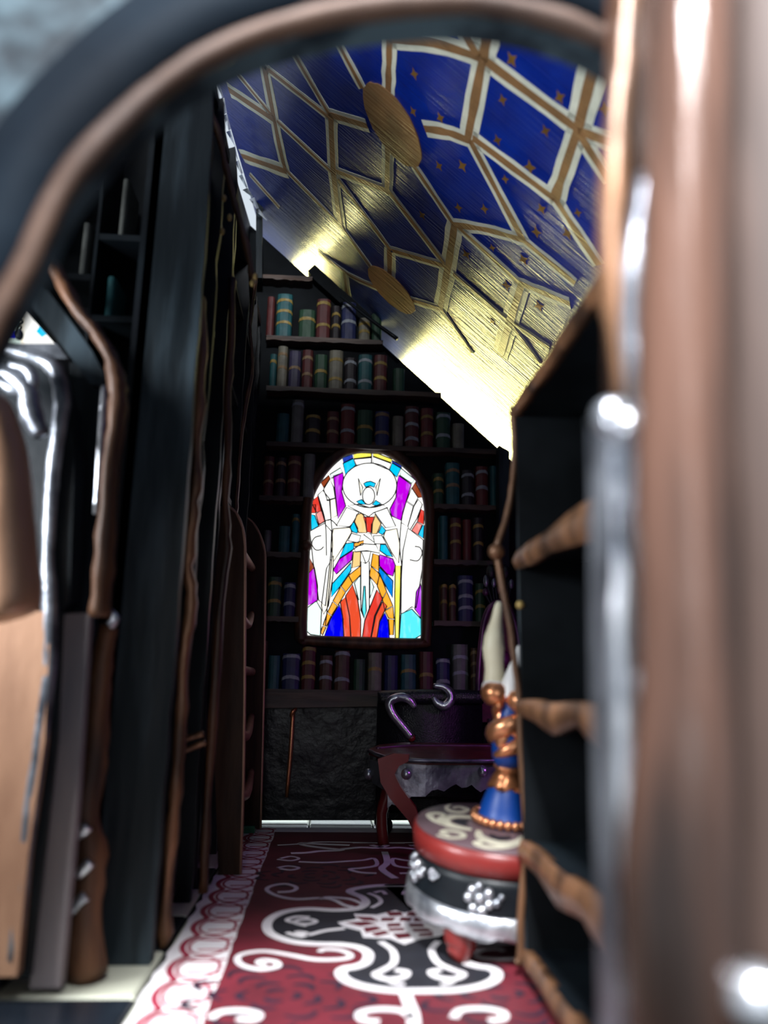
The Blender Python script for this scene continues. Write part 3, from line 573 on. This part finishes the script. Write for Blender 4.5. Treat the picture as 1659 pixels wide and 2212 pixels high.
def cup(dx, dy, z, s):
    MB().lathe([(.004,z-.004),(.012*s,z-.003),(.019*s,z+.008),(.020*s,z+.020),(.016*s,z+.030),(.010*s,z+.033),(.004,z+.033)], 24, T2 @ Matrix.Translation(Vector((dx,dy,0)))).build('candle_cup', M_copper, ca, 'rounded copper cup')
    MB().tube([T2 @ Vector((dx*.3,dy*.3,z-.022)), T2 @ Vector((dx*.8,dy*.8,z-.012)), T2 @ Vector((dx,dy,z))], [.007,.007,.008], 10, 3).build('arm', M_blue, ca, 'blue arm')
cup(-.023, .012, .192, 1.35); cup(.018, -.014, .186, 1.5); cup(.034, .028, .192, 1.3)
MB().ball((-.002,-.004,.208), .014, 12, (1,1,1), T2).build('finial', M_blue, ca, 'blue ball between the cups')
CB = [at(1068,1478,1.38), at(1068,1440,1.38), at(1066,1400,1.38), at(1068,1372,1.38), at(1073,1340,1.38), at(1077,1312,1.38), at(1079,1300,1.38)]
MB().tube(CB, [.0185,.0165,.0195,.0165,.0105,.0085,.004], 14, 4, noise=.04).build('candle', M_wax, ca, 'cream tapered candle')
MB().tube([at(1068,1492,1.38), at(1068,1480,1.38), at(1068,1470,1.38)], [.021,.0215,.017], 14, 3, noise=.05).build('wax_drip', M_waxw, ca)
CW = [at(1106,1508,1.35), at(1108,1480,1.35), at(1113,1450,1.35), at(1119,1422,1.35), at(1123,1395,1.35)]
MB().tube(CW, [.023,.020,.014,.009,.004], 14, 4, noise=.04).build('candle', M_waxw, ca, 'white cone candle')

# ------------------------------------------------------------------ desk
dk = thing('carved_desk', 'low dark red desk with silver apron, round studs and angular red legs', 'desk', (.29,2.15,0))
def A(x, y, Y): return at(x, y, Y)
zt = .232
top = [A(798,1627,2.05), A(845,1612,2.2), A(930,1600,2.3), A(1090,1592,2.3), A(1120,1640,2.05), A(1060,1645,2.0), A(930,1648,2.0), A(850,1655,2.0)]
pt = [Vector((.105,2.12,zt)), Vector((.135,2.18,zt)), Vector((.20,2.215,zt)), Vector((.46,2.215,zt)), Vector((.47,2.03,zt)), Vector((.40,2.012,zt)), Vector((.24,2.005,zt)), Vector((.150,2.03,zt))]
for p in pt: p.z += (p.y-2.01)*.12
MB().prism(pt, (0,0,-.014)).build('desktop', M_darkred, dk, 'dark red leather top')
inl = MB(); inl.tube([(.125,2.125,zt+.0145),(.20,2.16,zt+.019),(.30,2.17,zt+.020),(.45,2.175,zt+.0205)], .0035, 8, 4); inl.build('inlay_ridge', M_purple, dk)
rim = MB(); rim.tube([Vector((p.x,p.y-.003,p.z-.004)) for p in pt[4:]+pt[:1]], .005, 8, 2); rim.build('rim', M_pewter, dk, 'silver rim')
ap = []
P0 = [(.150,2.034),(.24,2.012),(.33,2.014),(.40,2.018),(.465,2.035)]
lo = [.085,.060,.050,.085,.065]; upv = []; lov = []
for (x, y), q in zip(P0, [.108,.072,.052,.066,.062]): upv.append(Vector((x,y,zt-.012))); lov.append(Vector((x,y+.004,zt-.012-q)))
U2, _ = smooth_path(upv, [1]*5, 6); L2, _ = smooth_path(lov, [1]*5, 6); m = MB(); n = len(U2)
for i in range(1, n-1): L2[i].z += .006*math.sin(i*1.9)
m.add(U2+L2+[p+Vector((0,.012,0)) for p in U2]+[p+Vector((0,.012,0)) for p in L2], sum([[(i,n+i,n+i+1,i+1),(2*n+i,2*n+i+1,3*n+i+1,3*n+i),(n+i,3*n+i,3*n+i+1,n+i+1),(i,i+1,2*n+i+1,2*n+i)] for i in range(n-1)], [])).build('apron', mat('worn_silver', (.46,.48,.54), (.12,.13,.16), .34, .7, 16, .6), dk, 'silver scalloped apron')
MB().prism([(.105,2.125,zt-.014),(.150,2.034,zt-.014),(.152,2.040,zt-.085),(.115,2.12,zt-.07)], (.012,.004,0)).build('side_apron', M_pewter, dk)
for q in [(878,1672,2.0),(1043,1667,2.0),(797,1672,2.08)]:
    p = A(*q); MB().ball(p, .0135, 14).build('stud', M_silver, dk, 'round silver stud')
def dleg(pp, name='leg'):
    Vs = [A(*q) for q in pp]; MB().prism(Vs, (.004,.03,0)).build(name, M_rednap, dk, 'red angular leg')
dleg([(816,1640,2.0),(850,1628,2.0),(884,1630,2.0),(882,1645,2.0),(862,1655,2.0),(852,1672,2.0),(865,1700,2.0),(898,1745,2.0),(920,1812,2.0),(902,1815,2.0),(880,1770,2.0),(842,1725,2.0),(822,1690,2.0)])
for (x, y) in [(.445,2.06),(.15,2.17),(.445,2.18)]:
    MB().tube([(x,y,zt-.014),(x+.01,y,zt-.09),(x-.006,y,.08),(x,y,.0065)], [.016,.018,.014,.015], 8, 3).build('leg', M_rednap, dk)

# ------------------------------------------------------------------ black settee behind the desk
se = thing('black_settee', 'black leather settee with rolled back and silver scroll arms behind the desk', 'settee', (.29,2.38,0))
a, b = at(815,1498,2.40), at(1038,1490,2.40)
m = MB(); a0 = Vector((a.x,2.36,.0)); w = b.x-a.x
def sbox(x0, x1, y0, y1, z0, z1, name, mt, lab=None, bev=.012):
    m = MB(); n = 5; ring = []
    # rounded box profile in yz
    pts = []
    for cy, cz, s in ((y0+bev,z0+bev,PI),(y1-bev,z0+bev,1.5*PI),(y1-bev,z1-bev,0),(y0+bev,z1-bev,.5*PI)):
        for k in range(n+1): t = s+k/n*PI/2; pts.append((x0, cy+bev*math.cos(t), cz+bev*math.sin(t)))
    m.prism(pts, (x1-x0,0,0)); return m.build(name, mt, se, lab, True)
sbox(a.x, b.x, 2.375, 2.405, .05, a.z-.02, 'backrest', M_leather)
MB().tube([(a.x,2.368,a.z-.012),(a.x+w*.3,2.366,a.z-.008),(a.x+w*.7,2.366,a.z-.006),(b.x,2.370,a.z-.006)], [.020,.022,.022,.020], 16, 4).build('roll', mat('black_leather_highlight', (.016,.018,.021), (.007,.008,.010), .24, 0, 260, .3), se, 'padded roll')  # leather coloured lighter and made glossier to bring out the roll's highlight
sbox(a.x+.01, b.x-.01, 2.285, 2.375, .10, .20, 'seat', M_leather)
for x in (a.x+.02, b.x-.02):
    for y in (2.30, 2.39): MB().ball((x, y, .030), .024, 12).build('foot', M_dark, se); MB().tube([(x,y,.03),(x,y,.07),(x,y,.11)], .012, 10, 2).build('leg', M_dark, se)
arm = [(888,1592),(872,1572),(852,1548),(841,1525),(846,1512),(866,1506),(885,1512),(896,1528)]
MB().tube([at(*q, 2.283) for q in arm], [.0115,.0115,.0120,.0125,.013,.013,.012,.008], 12, 4).build('scroll_arm', M_silver, se, 'silver scroll arm')
MB().ball(at(889,1594,2.283), .011, 10).build('arm_socket', M_rednap, se)
arm = [(936,1481),(956,1483),(971,1494),(974,1510),(963,1524),(947,1521),(936,1507)]
MB().tube([at(*q, 2.335) for q in arm], [.006,.010,.0125,.014,.0145,.012,.006], 12, 4).build('scroll_arm', M_silver, se, 'silver scroll arm')

# ------------------------------------------------------------------ ornate high chair behind
oc = thing('ornate_chair', 'purple high backed chair with black knobs and wine red panel behind the candles', 'chair', (.50,2.34,0))
Y = 2.43
fr = [(1032,1560),(1034,1460),(1038,1400),(1045,1345),(1058,1312),(1078,1300),(1098,1312),(1112,1345),(1122,1400),(1128,1480),(1130,1560)]
MB().tube([at(*q, Y) for q in fr], .0095, 12, 3).build('back_frame', M_purple, oc, 'purple arched frame')
MB().prism([at(*q, Y+.006) for q in fr], (0,.012,0)).build('back_panel', M_wine, oc, 'wine red panel')
MB().ball(at(1090,1425,Y-.006), .022, 12, (1,.5,1.2)).build('cushion', mat('plum_velvet', (.16,.006,.09), (.08,.004,.05), .45), oc, 'plum cushion')
for q, r, mt, c in [((1060,1236),.020,M_leather,1.25),((1050,1255),.012,M_pewter,1.7),((1066,1258),.011,M_pewter,1.6),((1049,1279),.013,M_purple,1),((1092,1236),.018,M_leather,1.25),((1078,1275),.010,M_purple,1.3),((1104,1262),.012,M_pewter,1.4)]:
    MB().ball(at(*q, Y), r, 12, (.8,.8,c)).build('knob', mt, oc)
for q0, q1 in [((1062,1250),(1068,1302)),((1052,1262),(1064,1304)),((1070,1266),(1074,1302)),((1092,1248),(1084,1303)),((1104,1268),(1094,1308)),((1049,1284),(1060,1306))]:
    MB().tube([at(*q0, Y), (at(*q0, Y)+at(*q1, Y))/2, at(*q1, Y)], .0045, 8, 2).build('spire', M_dark, oc)
p0, p1 = at(1032,1560,Y).x, at(1130,1560,Y).x
p0 += .03
MB().box((p0,Y-.13,.22), (p1,Y+.01,.25)).build('seat', M_wine, oc)
for x in (p0+.01, p1-.01):
    for y in (Y, Y-.115): MB().tube([(x,y,.0065),(x,y,.12),(x,y,.315 if y == Y else .225)], .010, 10, 2).build('leg', M_purple, oc)

# ------------------------------------------------------------------ ladder at the left
ld = thing('library_ladder', 'brown wooden ladder with rounded tops leaning on the left bookcase', 'ladder', (-.21,2.0,0))
def rail(pp, X, thick):
    P = [onx(x, y, X) for x, y in pp]; return P
def lrail(pxs, Y, zt, name):                                    # a board on edge, rounded at the top front
    x1 = [at(x, y, Y) for x, y in pxs]
    back = [Vector((q.x-.085, Y, q.z)) for q in (x1[-1], x1[0])]
    for q in x1: q.z = max(q.z, .0045)
    r_ = MB().prism(x1+[Vector((x1[-1].x-.035, Y, x1[-1].z-.004)), Vector((x1[-1].x-.045, Y, x1[-1].z-.03)), Vector((x1[0].x-.045, Y, x1[0].z))], (0,.022,0)).build(name, M_ladder, ld)
    MB().tube([q+Vector((.001,.004,0)) for q in x1], .0042, 8, 3).build('rail_highlight', M_copperw, r_, 'copper strip imitating the edge highlight'); return r_  # copper strip stands in for the orange highlight along the rail
def zfoot(Y, x): return None
YN, YR = 1.83, 2.34
lrail([(517,1893),(523,1700),(526,1500),(527,1250),(527,1180),(522,1140),(508,1108),(490,1092)], YN, 0, 'rail')
lrail([(561,1790),(566,1600),(570,1400),(571,1240),(570,1190),(560,1155),(546,1130),(532,1118)], YR, 0, 'rail')
for (x, y, h, c) in [(0,1200,20,0),(0,1448,14,0)]:
    pa, pb = at(528, y, YN+.02), at(552, y, YR)
    pa = Vector((at(549,y,2.1).x-.03, YN+.02, at(549,y,2.1).z)); pb = Vector((pa.x, YR, pa.z))
    MB().tube([pa, (pa+pb)/2, pb], .0125, 12, 2).build('rung', M_copperw, ld)
for (y, dz) in [(1350,.05),(1590,.04),(1716,.03)]:
    p = at(546, y, 2.1); pa = Vector((p.x-.03, YN+.02, p.z)); pb = Vector((p.x-.03, YR, p.z))
    MB().tube([pa+Vector((0,0,dz)), (pa+pb)/2+Vector((.012,0,0)), pb+Vector((0,0,dz))], [.010,.013,.010], 12, 4).build('rung', M_copperw, ld)
gb = MB(); p = onz(523, 1800, 0)
gb.box((p.x-.03,p.y-.02,0), (p.x+.035,p.y+.055,.022))
for i in range(4): gb.box((p.x-.031,p.y-.0215,.002+i*.005), (p.x+.036,p.y-.019,.005+i*.005))
o = gb.build('green_reflection_block', M_green); o['label'] = 'small ribbed green block imitating reflected light at the foot of the ladder'; o['category'] = 'block'  # green light reflected on the floor, built as a ribbed block

# ------------------------------------------------------------------ left bookcase
lb = thing('left_bookcase', 'tall black bookcase along the left wall with scuffed slate end and wavy bronze edges', 'bookcase', (-.30,1.4,0))
def slab(name, pts, Y, th, mt, parent, lab=None): return MB().prism([at(x, y, Y) for x, y in pts], (0,th,0)).build(name, mt, parent, lab)
def zb(pts, Y): return [at(x, y, Y) for x, y in pts]
# end board facing the viewer
e0, e1 = at(198,2085,1.28), at(331,2082,1.28)
xl, xr = -.348, e1.x
zt_ = at(432,190,1.28).z
def board(x0, x1, Y, th, z1, jag, name, mt, lab=None):
    L_ = []; n = 30
    for i in range(n+1): L_.append((x1+random.uniform(-jag,jag)-(0 if i < n-2 else .004*(i-n+2)), Y, z1*i/n+.0005))
    L_ += [(x0, Y, z1*.985), (x0, Y, .0005)]
    return MB().prism(L_, (0,th,0)).build(name, mt, lb, lab)
board(-.350, -.2475, 1.28, .022, zt_, .0018, 'end_board', M_slate, 'scuffed slate end board')
for Y, x1, z1 in [(1.44,-.252,1.60),(1.62,-.250,1.62),(1.74,-.262,1.60),(2.06,-.264,1.62),(2.30,-.262,1.60),(2.45,-.268,1.62)]:
    board(-.335, x1, Y, .02, z1, .003, 'upright', M_dark)
MB().box((-.335,1.30,1.575), (-.27,2.46,1.60)).build('top_board', M_dark, lb)
for z in (.02,.30,.58,.86,1.14,1.40): MB().box((-.335,1.30,z), (-.275,2.46,z+.015)).build('shelf', M_dark, lb)
def wavy(path, w, Y, mt, parent, name='edge_trim', th=.02, amp=.25, lab=None, n=4):
    P, _ = smooth_path([at(x, y, Y) for x, y in path], [1]*len(path), n); L_ = []; R_ = []
    for p in P:
        s = w*(1+random.uniform(-amp,amp)); L_.append(p-Vector((s/2,0,0))); R_.append(p+Vector((s/2*(1+random.uniform(-amp,amp)),0,0)))
    m = MB()
    k = len(P); v = L_+R_+[p+Vector((0,th,0)) for p in L_]+[p+Vector((0,th,0)) for p in R_]+[ (L_[i]+R_[i])/2-Vector((0,w*.35,0)) for i in range(k)]
    fs = []
    for i in range(k-1): fs += [(i,4*k+i,4*k+i+1,i+1),(4*k+i,k+i,k+i+1,4*k+i+1),(2*k+i,2*k+i+1,3*k+i+1,3*k+i),(i,i+1,2*k+i+1,2*k+i),(k+i,3*k+i,3*k+i+1,k+i+1)]
    fs += [(0,2*k,3*k,k,4*k),(k-1,4*k+k-1,2*k-1,4*k-1,3*k-1)]
    return m.add(v, fs, True).build(name, mt, parent, lab)
wavy([(352,2046),(362,1900),(374,1750),(385,1620),(392,1500),(398,1400),(412,1300),(404,1220),(412,1130),(421,1030),(424,930),(432,800),(434,640)], .017, 1.352, M_bronze, lb)
wavy([(438,1930),(446,1750),(462,1500),(476,1300),(490,1180),(486,1080),(492,960),(490,860),(498,740),(500,600)], .014, 1.58, M_brown, lb)
wavy([(508,1115),(512,1060),(520,950),(532,860),(545,790),(540,700),(552,600)], .008, 1.98, M_bronze, lb)
wavy([(545,600),(530,520),(508,440),(488,360),(470,280),(448,230)], .012, 1.36, M_brown, lb, 'top_trim')
for q in [(484,428),(496,470),(480,500),(552,598),(545,612)]:
    MB().ball(at(*q, 1.345), .0045, 8, (1,1,1.6)).build('gilt_fleck', M_gold, lb)
hk = MB(); hk.tube([at(395,1600,1.5), at(415,1592,1.5), at(440,1585,1.5)], .006, 8, 3); hk.tube([at(398,1622,1.5), at(420,1612,1.5), at(445,1604,1.5)], .006, 8, 3); hk.build('bracket', M_bronze, lb)
MB().tube([at(345,1645,1.33), at(337,1655,1.325), at(338,1672,1.325), at(346,1676,1.33)], .003, 8, 3).build('hook', M_gold, lb)

# ------------------------------------------------------------------ left alcove: boards, trims, cabinet
al = thing('alcove_arch', 'dark arched alcove surround with wavy brown edge beside the slate bookcase end', 'arch', at(200,2100,1.15))
slab('jamb_board', [(150,742),(200,790),(240,838),(228,900),(218,1050),(205,1320),(196,1700),(178,2106),(150,2108),(150,1500)], 1.255, .02, M_slate, al, 'dark slate jamb')
wavy([(40,420),(80,520),(120,585),(160,660),(205,715),(240,780),(250,840),(248,900),(236,1000),(226,1120),(216,1260),(208,1330)], .022, 1.12, M_brown, al, 'edge_trim', .03, .22)
slab('lintel', [(-40,560),(60,600),(105,630),(150,690),(200,760),(236,830),(196,830),(130,742),(60,650),(-40,640)], 1.215, .02, M_slate, al, 'sloping slate lintel')
MB().tube([at(224,835,1.16), at(220,900,1.16), at(214,1000,1.16), at(205,1110,1.16)], [.004,.0055,.005,.003], 8, 3).build('silver_lit_edge', M_silver, al)  # silver tube imitates the lit right edge of the dark board
tk = MB().tube([at(186,2105,1.225), at(182,1980,1.22), at(196,1850,1.225), at(186,1760,1.22), at(202,1650,1.225), at(212,1520,1.22), at(222,1420,1.225), at(236,1350,1.222)], [.030,.022,.024,.018,.020,.018,.016,.014], 12, 4, noise=.10).build('gnarled_post', M_brown)
tk['label'] = 'gnarled brown post beside the grey wooden strip'; tk['category'] = 'post'
for q in [((196,1862),(180,1880),(168,1895)),((190,1785),(176,1800),(160,1810)),((236,1352),(250,1336),(236,1318)),((186,1935),(170,1950),(152,1975))]:
    MB().tube([at(x, y, 1.20) for x, y in q], [.008,.007,.004], 8, 3).build('twig', M_silver, tk, 'silvered twig stub')
sp = slab('wood_strip', [(64,2136),(130,2134),(165,1750),(193,1330),(186,1324),(140,1326),(118,1600)], 1.165, .022, M_wash, None); 
sp['label'] = 'square grey wooden strip standing before the gnarled post'; sp['category'] = 'strip'
cb = thing('carved_cabinet', 'copper panelled cabinet with silver edged frame and carved scroll at left edge', 'cabinet', at(0,2105,1.14))
slab('panel', [(-260,2112),(36,2110),(60,1850),(96,1600),(110,1322),(-260,1300)], 1.13, .05, M_copperw, cb, 'copper washed panel')
slab('frame_board', [(36,2110),(62,2112),(92,1850),(120,1600),(132,1320),(150,1300),(160,1000),(152,870),(120,790),(60,760),(-40,740),(-260,740),(-260,1310),(90,1310),(80,1600),(50,1900)], 1.15, .05, M_dark, cb, 'dark frame board')
MB().tube([at(x, y, 1.14) for x, y in [(24,2105),(52,1850),(80,1640),(104,1450),(108,1320),(104,1200),(112,1050),(126,930),(134,850),(112,790),(60,768),(0,752),(-60,745)]], [.010,.010,.012,.011,.012,.009,.010,.011,.013,.012,.010,.010,.010], 10, 4, noise=.12).build('silver_lit_edge', M_pewter, cb, 'silvered edge moulding')
MB().tube([at(x, y, 1.10) for x, y in [(90,940),(70,900),(60,850),(30,815),(-10,800),(10,830),(40,845),(70,830),(60,800),(20,790)]], [.012,.016,.014,.013,.010,.008,.009,.009,.008,.005], 10, 4, noise=.1).build('carved_scroll', M_pewter, cb, 'silvered carved scroll')
lg = MB().tube([at(30,1330,1.02), at(22,1290,1.02), at(10,1150,1.02), at(4,1000,1.02), at(-20,890,1.02), at(-40,860,1.02)], [.030,.038,.038,.034,.028,.015], 16, 4, noise=.03).build('log_boss', M_copperw, cb, 'thick copper log')
# small leaded window in the alcove with a hanging chain
w2 = setting('window_2')
for c, pts in [('w',[(56,668),(72,690),(118,742),(52,742)]),('aq',[(15,690),(45,675),(44,705),(18,712)]),('cy',[(85,705),(100,722),(90,728),(78,716)]),('bl',[(18,718),(38,716),(34,732),(20,730)]),('mi',[(6,712),(46,706),(44,742),(4,742)]),('cr',[(46,660),(58,668),(54,742),(45,742)])]:
    MB().prism([at(x, y, 1.40-(.001 if c in ('bl','cy') else 0)) for x, y in pts], (0,.003,0)).build('pane', GLASS[c], w2)
sf = MB().prism([at(-60,742,1.24), at(122,742,1.24), at(146,775,1.24), at(-60,772,1.24)], (0,.16,0)).build('window_ledge', M_pewter, w2)
pd = thing('pendant', 'tiny gilt chain pendant hanging before the small leaded window', 'pendant', at(44,660,1.36))
for i in range(5):
    c = at(44, 658+i*13, 1.36); MB().tube([c+Vector((.006*math.cos(t)*(1 if i % 2 else .5), .003*math.sin(t), .006*math.sin(t))) for t in [2*PI*k/10 for k in range(10)]], .0016, 6, 1, True).build('link', M_gold, pd)
MB().ball(at(43,724,1.36), .009, 10, (.8,.8,1.2)).build('drop', M_silver, pd)
# shelves with pale and teal books in the alcove
asf = thing('alcove_shelves', 'dim black shelves high in the left alcove behind the arch', 'shelves', (-.55,1.40,.9))
z1 = at(272,532,1.38).z; z2 = at(192,604,1.36).z; z3 = at(240,692,1.36).z
z4 = at(196,412,1.36).z; xm = at(217,560,1.36).x
for z in (z1, z3): MB().box((xm,1.34,z-.012), (-.345,1.449,z)).build('shelf', M_dark, asf)
for z in (z2, z4): MB().box((-.72,1.34,z-.012), (xm-.008,1.449,z)).build('shelf', M_dark, asf)
MB().box((xm-.007,1.34,z3-.2), (xm-.001,1.449,z4+.25)).build('divider', M_dark, asf)
for col, x0, x1, yt, z, o_ in [('grey',264,279,385,z1,'at the right of the upper alcove shelf'),('teal',186,206,345,z4,'beside the pale one high in the alcove'),('grey',178,196,480,z2,'below the teal one in the alcove'),('teal',230,250,596,z3,'at the right end of the lower alcove shelf')]:
    xc = (x0+x1)/2; p = at(xc, yt, 1.352); w = (at(x1,yt,1.352)-at(x0,yt,1.352)).x
    book((p.x, 1.352, z+.0002), w, p.z-z, .08, col, 'tan', [], f'{"pale" if col=="grey" else "teal"} book {o_}', 'books in the alcove')

# ------------------------------------------------------------------ right bookcase
rb = thing('right_bookcase', 'open black bookcase at right with bronze wavy shelf edges', 'bookcase', (.36,1.0,0))
XR = .285; YA, YZ = .72, 1.215; ZT = .85
MB().box((XR+.11,YA,0.007), (XR+.125,YZ,ZT)).build('back', M_void, rb)
MB().box((XR+.004,YZ-.014,.007), (XR+.112,YZ,ZT)).build('far_side', M_void, rb)
MB().box((XR+.004,YA,.007), (XR+.112,YA+.014,ZT)).build('near_side', M_dark, rb)
def xw(pts): return [onx(x, y, XR) for x, y in pts]
def edge(pts_t, drop, name='shelf_edge'):
    """decorated shelf front, lying in the plane x = XR and running in depth"""
    P, D = smooth_path([Vector((XR, y, z)) for y, z in pts_t], drop, 6); n = len(P); m = MB()
    Lw = [p-Vector((0,0,d)) for p, d in zip(P, D)]
    o = Vector((.012,0,0)); mid = [(a+b)/2-Vector((.006,0,0)) for a, b in zip(P, Lw)]
    m.add(P+mid+Lw+[p+o for p in P]+[p+o for p in Lw], sum([[(i,n+i,n+i+1,i+1),(n+i,2*n+i,2*n+i+1,n+i+1),(i,i+1,3*n+i+1,3*n+i),(2*n+i,4*n+i,4*n+i+1,2*n+i+1),(3*n+i,3*n+i+1,4*n+i+1,4*n+i)] for i in range(n-1)], [])+[(0,n,2*n,4*n,3*n)], True)
    return m.build(name, M_bronze, rb, 'bronze wavy shelf edge')
for z, dr in [(.612,[.026,.034,.030,.042,.050,.060]),(.386,[.022,.030,.040,.026,.056,.085]),(.187,[.030,.032,.044,.034,.062,.075]),(.042,[.024,.026,.030,.024,.030,.028])]:
    MB().box((XR+.004,YA+.014,z-.012), (XR+.11,YZ-.014,z)).build('shelf', M_dark, rb)
    edge([(YZ-.005,z),(YZ-.09,z+.002),(YZ-.19,z-.001),(YZ-.29,z+.002),(YZ-.39,z),(YA,z)], dr)
MB().box((XR+.004,YA,ZT-.012), (XR+.125,YZ,ZT)).build('top_board', M_dark, rb)
edge([(YZ,ZT+.004),(YZ-.1,ZT+.006),(YZ-.2,ZT+.002),(YZ-.3,ZT+.006),(YA,ZT+.003)], [.018,.022,.020,.024,.022], 'top_edge')
# far stile: thin twisting bronze edge
def stile(pts, r, mt, name='stile'):
    MB().tube([onx(x, y, XR) if False else at(x, y, YZ-.005) for x, y in pts], r, 8, 4, noise=.15).build(name, mt, rb)
stile([(1108,880),(1112,960),(1108,1040),(1096,1110),(1072,1185)], .0055, M_bronze)
stile([(1072,1190),(1086,1270),(1102,1350),(1112,1430),(1122,1510),(1126,1640),(1140,1800),(1136,1850),(1126,1950),(1124,2060),(1114,2080)], .0055, M_bronze)
stile([(1118,960),(1122,1100),(1124,1250),(1126,1350),(1128,1480),(1132,1560),(1138,1680),(1140,1810),(1140,1950),(1136,2070)], .004, M_slate, 'inner_stile')
MB().ball(at(1072,1192,YZ-.01), .013, 12).build('knob', M_bronze, rb)
MB().ball(at(1124,1307,YZ-.01), .007, 10).build('gilt_bead', M_gold, rb)
# blue board end behind the bookcase
bb = MB().prism([at(1078,962,2.44), at(1100,975,2.44), at(1100,1520,2.44), at(1078,1520,2.44)], (0,.05,0)).build('trim_2', M_slate); struct(bb)

# ------------------------------------------------------------------ front arch and right post
YFr = .55
arch = [(-75,2300),(-75,1500),(-70,950),(-55,800),(-20,705),(20,640),(60,568),(92,492),(130,418),(185,345),(255,272),(345,192),(450,122),(560,74),(700,36),(850,14),(1000,8),(1120,22),(1230,52),(1330,100),(1410,170),(1470,300),(1490,700),(1500,1500),(1510,2300)]
ah = [at(x, y, YFr) for x, y in arch]; ahs, _ = smooth_path(ah, [1]*len(ah), 4)
wf = setting('wall_front')
hole2 = [p+Vector((0,.01,0)) for p in ahs]
plate_hole([p for p in hole2], [(-1.1,YFr+.01,-.10),(1.1,YFr+.01,-.10),(1.1,YFr+.01,1.75),(-1.1,YFr+.01,1.75)], (0,.03,0)).build('facade', M_stone, wf, 'pale mottled stone facade')
def off(k):
    out = []
    for i, (x, y) in enumerate(arch):
        a = Vector(arch[max(0,i-1)]); b = Vector(arch[min(len(arch)-1,i+1)]); t = (b-a).normalized(); nrm = Vector((t.y, -t.x)); out.append((x+nrm.x*k, y+nrm.y*k))
    return out
def band(k0, k1, y0, y1, mt, name, lab):
    a = [at(x, y, YFr) for x, y in off(k0)]; b = [at(x, y, YFr) for x, y in off(k1)]
    a, _ = smooth_path(a, [1]*len(a), 4); b, _ = smooth_path(b, [1]*len(b), 4); n = len(a)
    for i in range(n): a[i].y = y0; b[i].y = y0
    d = Vector((0,y1-y0,0)); m = MB()
    m.add(a+b+[p+d for p in a]+[p+d for p in b], sum([[(i,i+1,n+i+1,n+i),(2*n+i,3*n+i,3*n+i+1,2*n+i+1),(i,2*n+i,2*n+i+1,i+1),(n+i,n+i+1,3*n+i+1,3*n+i)] for i in range(n-1)], []), True)
    m.build(name, mt, wf, lab)
band(18, 175, YFr-.012, YFr+.012, M_archd, 'arch_band', 'dark slate arch band')
rr = [at(x, y, YFr-.006) for x, y in off(2)]
MB().tube(rr, [.0095+random.uniform(-.0018,.0018) for _ in rr], 10, 4, noise=.06).build('arch_bead', M_arch, wf, 'bronze arch bead')
# right post
po = thing('carved_post', 'thick copper brown carved trunk post at right front with silver vines', 'post', at(1520,2350,.40))
tp = [at(1500,-80,.40), at(1490,300,.40), at(1478,700,.40), at(1480,1100,.40), at(1488,1500,.40), at(1470,1900,.40), at(1490,2330,.40)]
MB().tube(tp, [.027,.025,.026,.027,.025,.029,.028], 24, 4, noise=.025).build('trunk', M_trunk, po)
tp = [at(1680,-80,.42), at(1672,500,.42), at(1690,1100,.42), at(1700,1700,.42), at(1720,2330,.42)]
MB().tube(tp, [.034,.036,.037,.036,.038], 20, 4, noise=.03).build('trunk', mat('dark_trunk', (.07,.040,.030), (.02,.011,.008), .75, .1, 5, .5, (3,3,.4)), po, 'darker second trunk')
MB().tube([at(x, y, .46) for x, y in [(1336,870),(1340,1000),(1346,1200),(1340,1400),(1350,1600),(1356,1800),(1368,2000),(1376,2300)]], [.005,.007,.0065,.006,.0072,.0075,.006,.006], 12, 4, noise=.1).build('vine', M_silver, po, 'silver vine')
MB().tube([at(x, y, .46) for x, y in [(1365,-60),(1345,150),(1330,330),(1322,520),(1330,640),(1345,760),(1352,870)]], [.008,.009,.010,.009,.010,.008,.006], 12, 4, noise=.1).build('vine', M_bronze, po, 'bronze upper vine')
MB().tube([at(x, y, .45) for x, y in [(1395,380),(1370,560),(1360,700),(1382,850),(1370,1050),(1362,1130),(1395,1230),(1420,1330)]], [.006,.008,.006,.009,.006,.007,.009,.006], 12, 4, noise=.12).build('vine', M_pewter, po, 'pewter vine')
for q, r in [((1318,900),.010),((1352,920),.009),((1395,1475),.009),((1400,1650),.009),((1636,2160),.014)]:
    MB().ball(at(*q, .44 if q[0] < 1500 else .375), r, 12).build('bud', M_silver, po, 'silver bud')
jm = MB().prism([at(1302,900,.50), at(1345,860,.50), at(1420,860,.50), at(1460,2330,.50), at(1335,2330,.50), at(1312,1500,.50)], (0,.03,0)).build('jamb', M_pewter, po, 'dull pewter jamb')
slabm = MB().prism([at(1335,-80,.50), at(1335,860,.50), at(1500,860,.50), at(1500,-80,.50)], (0,.03,0)).build('jamb', M_trunk, po)
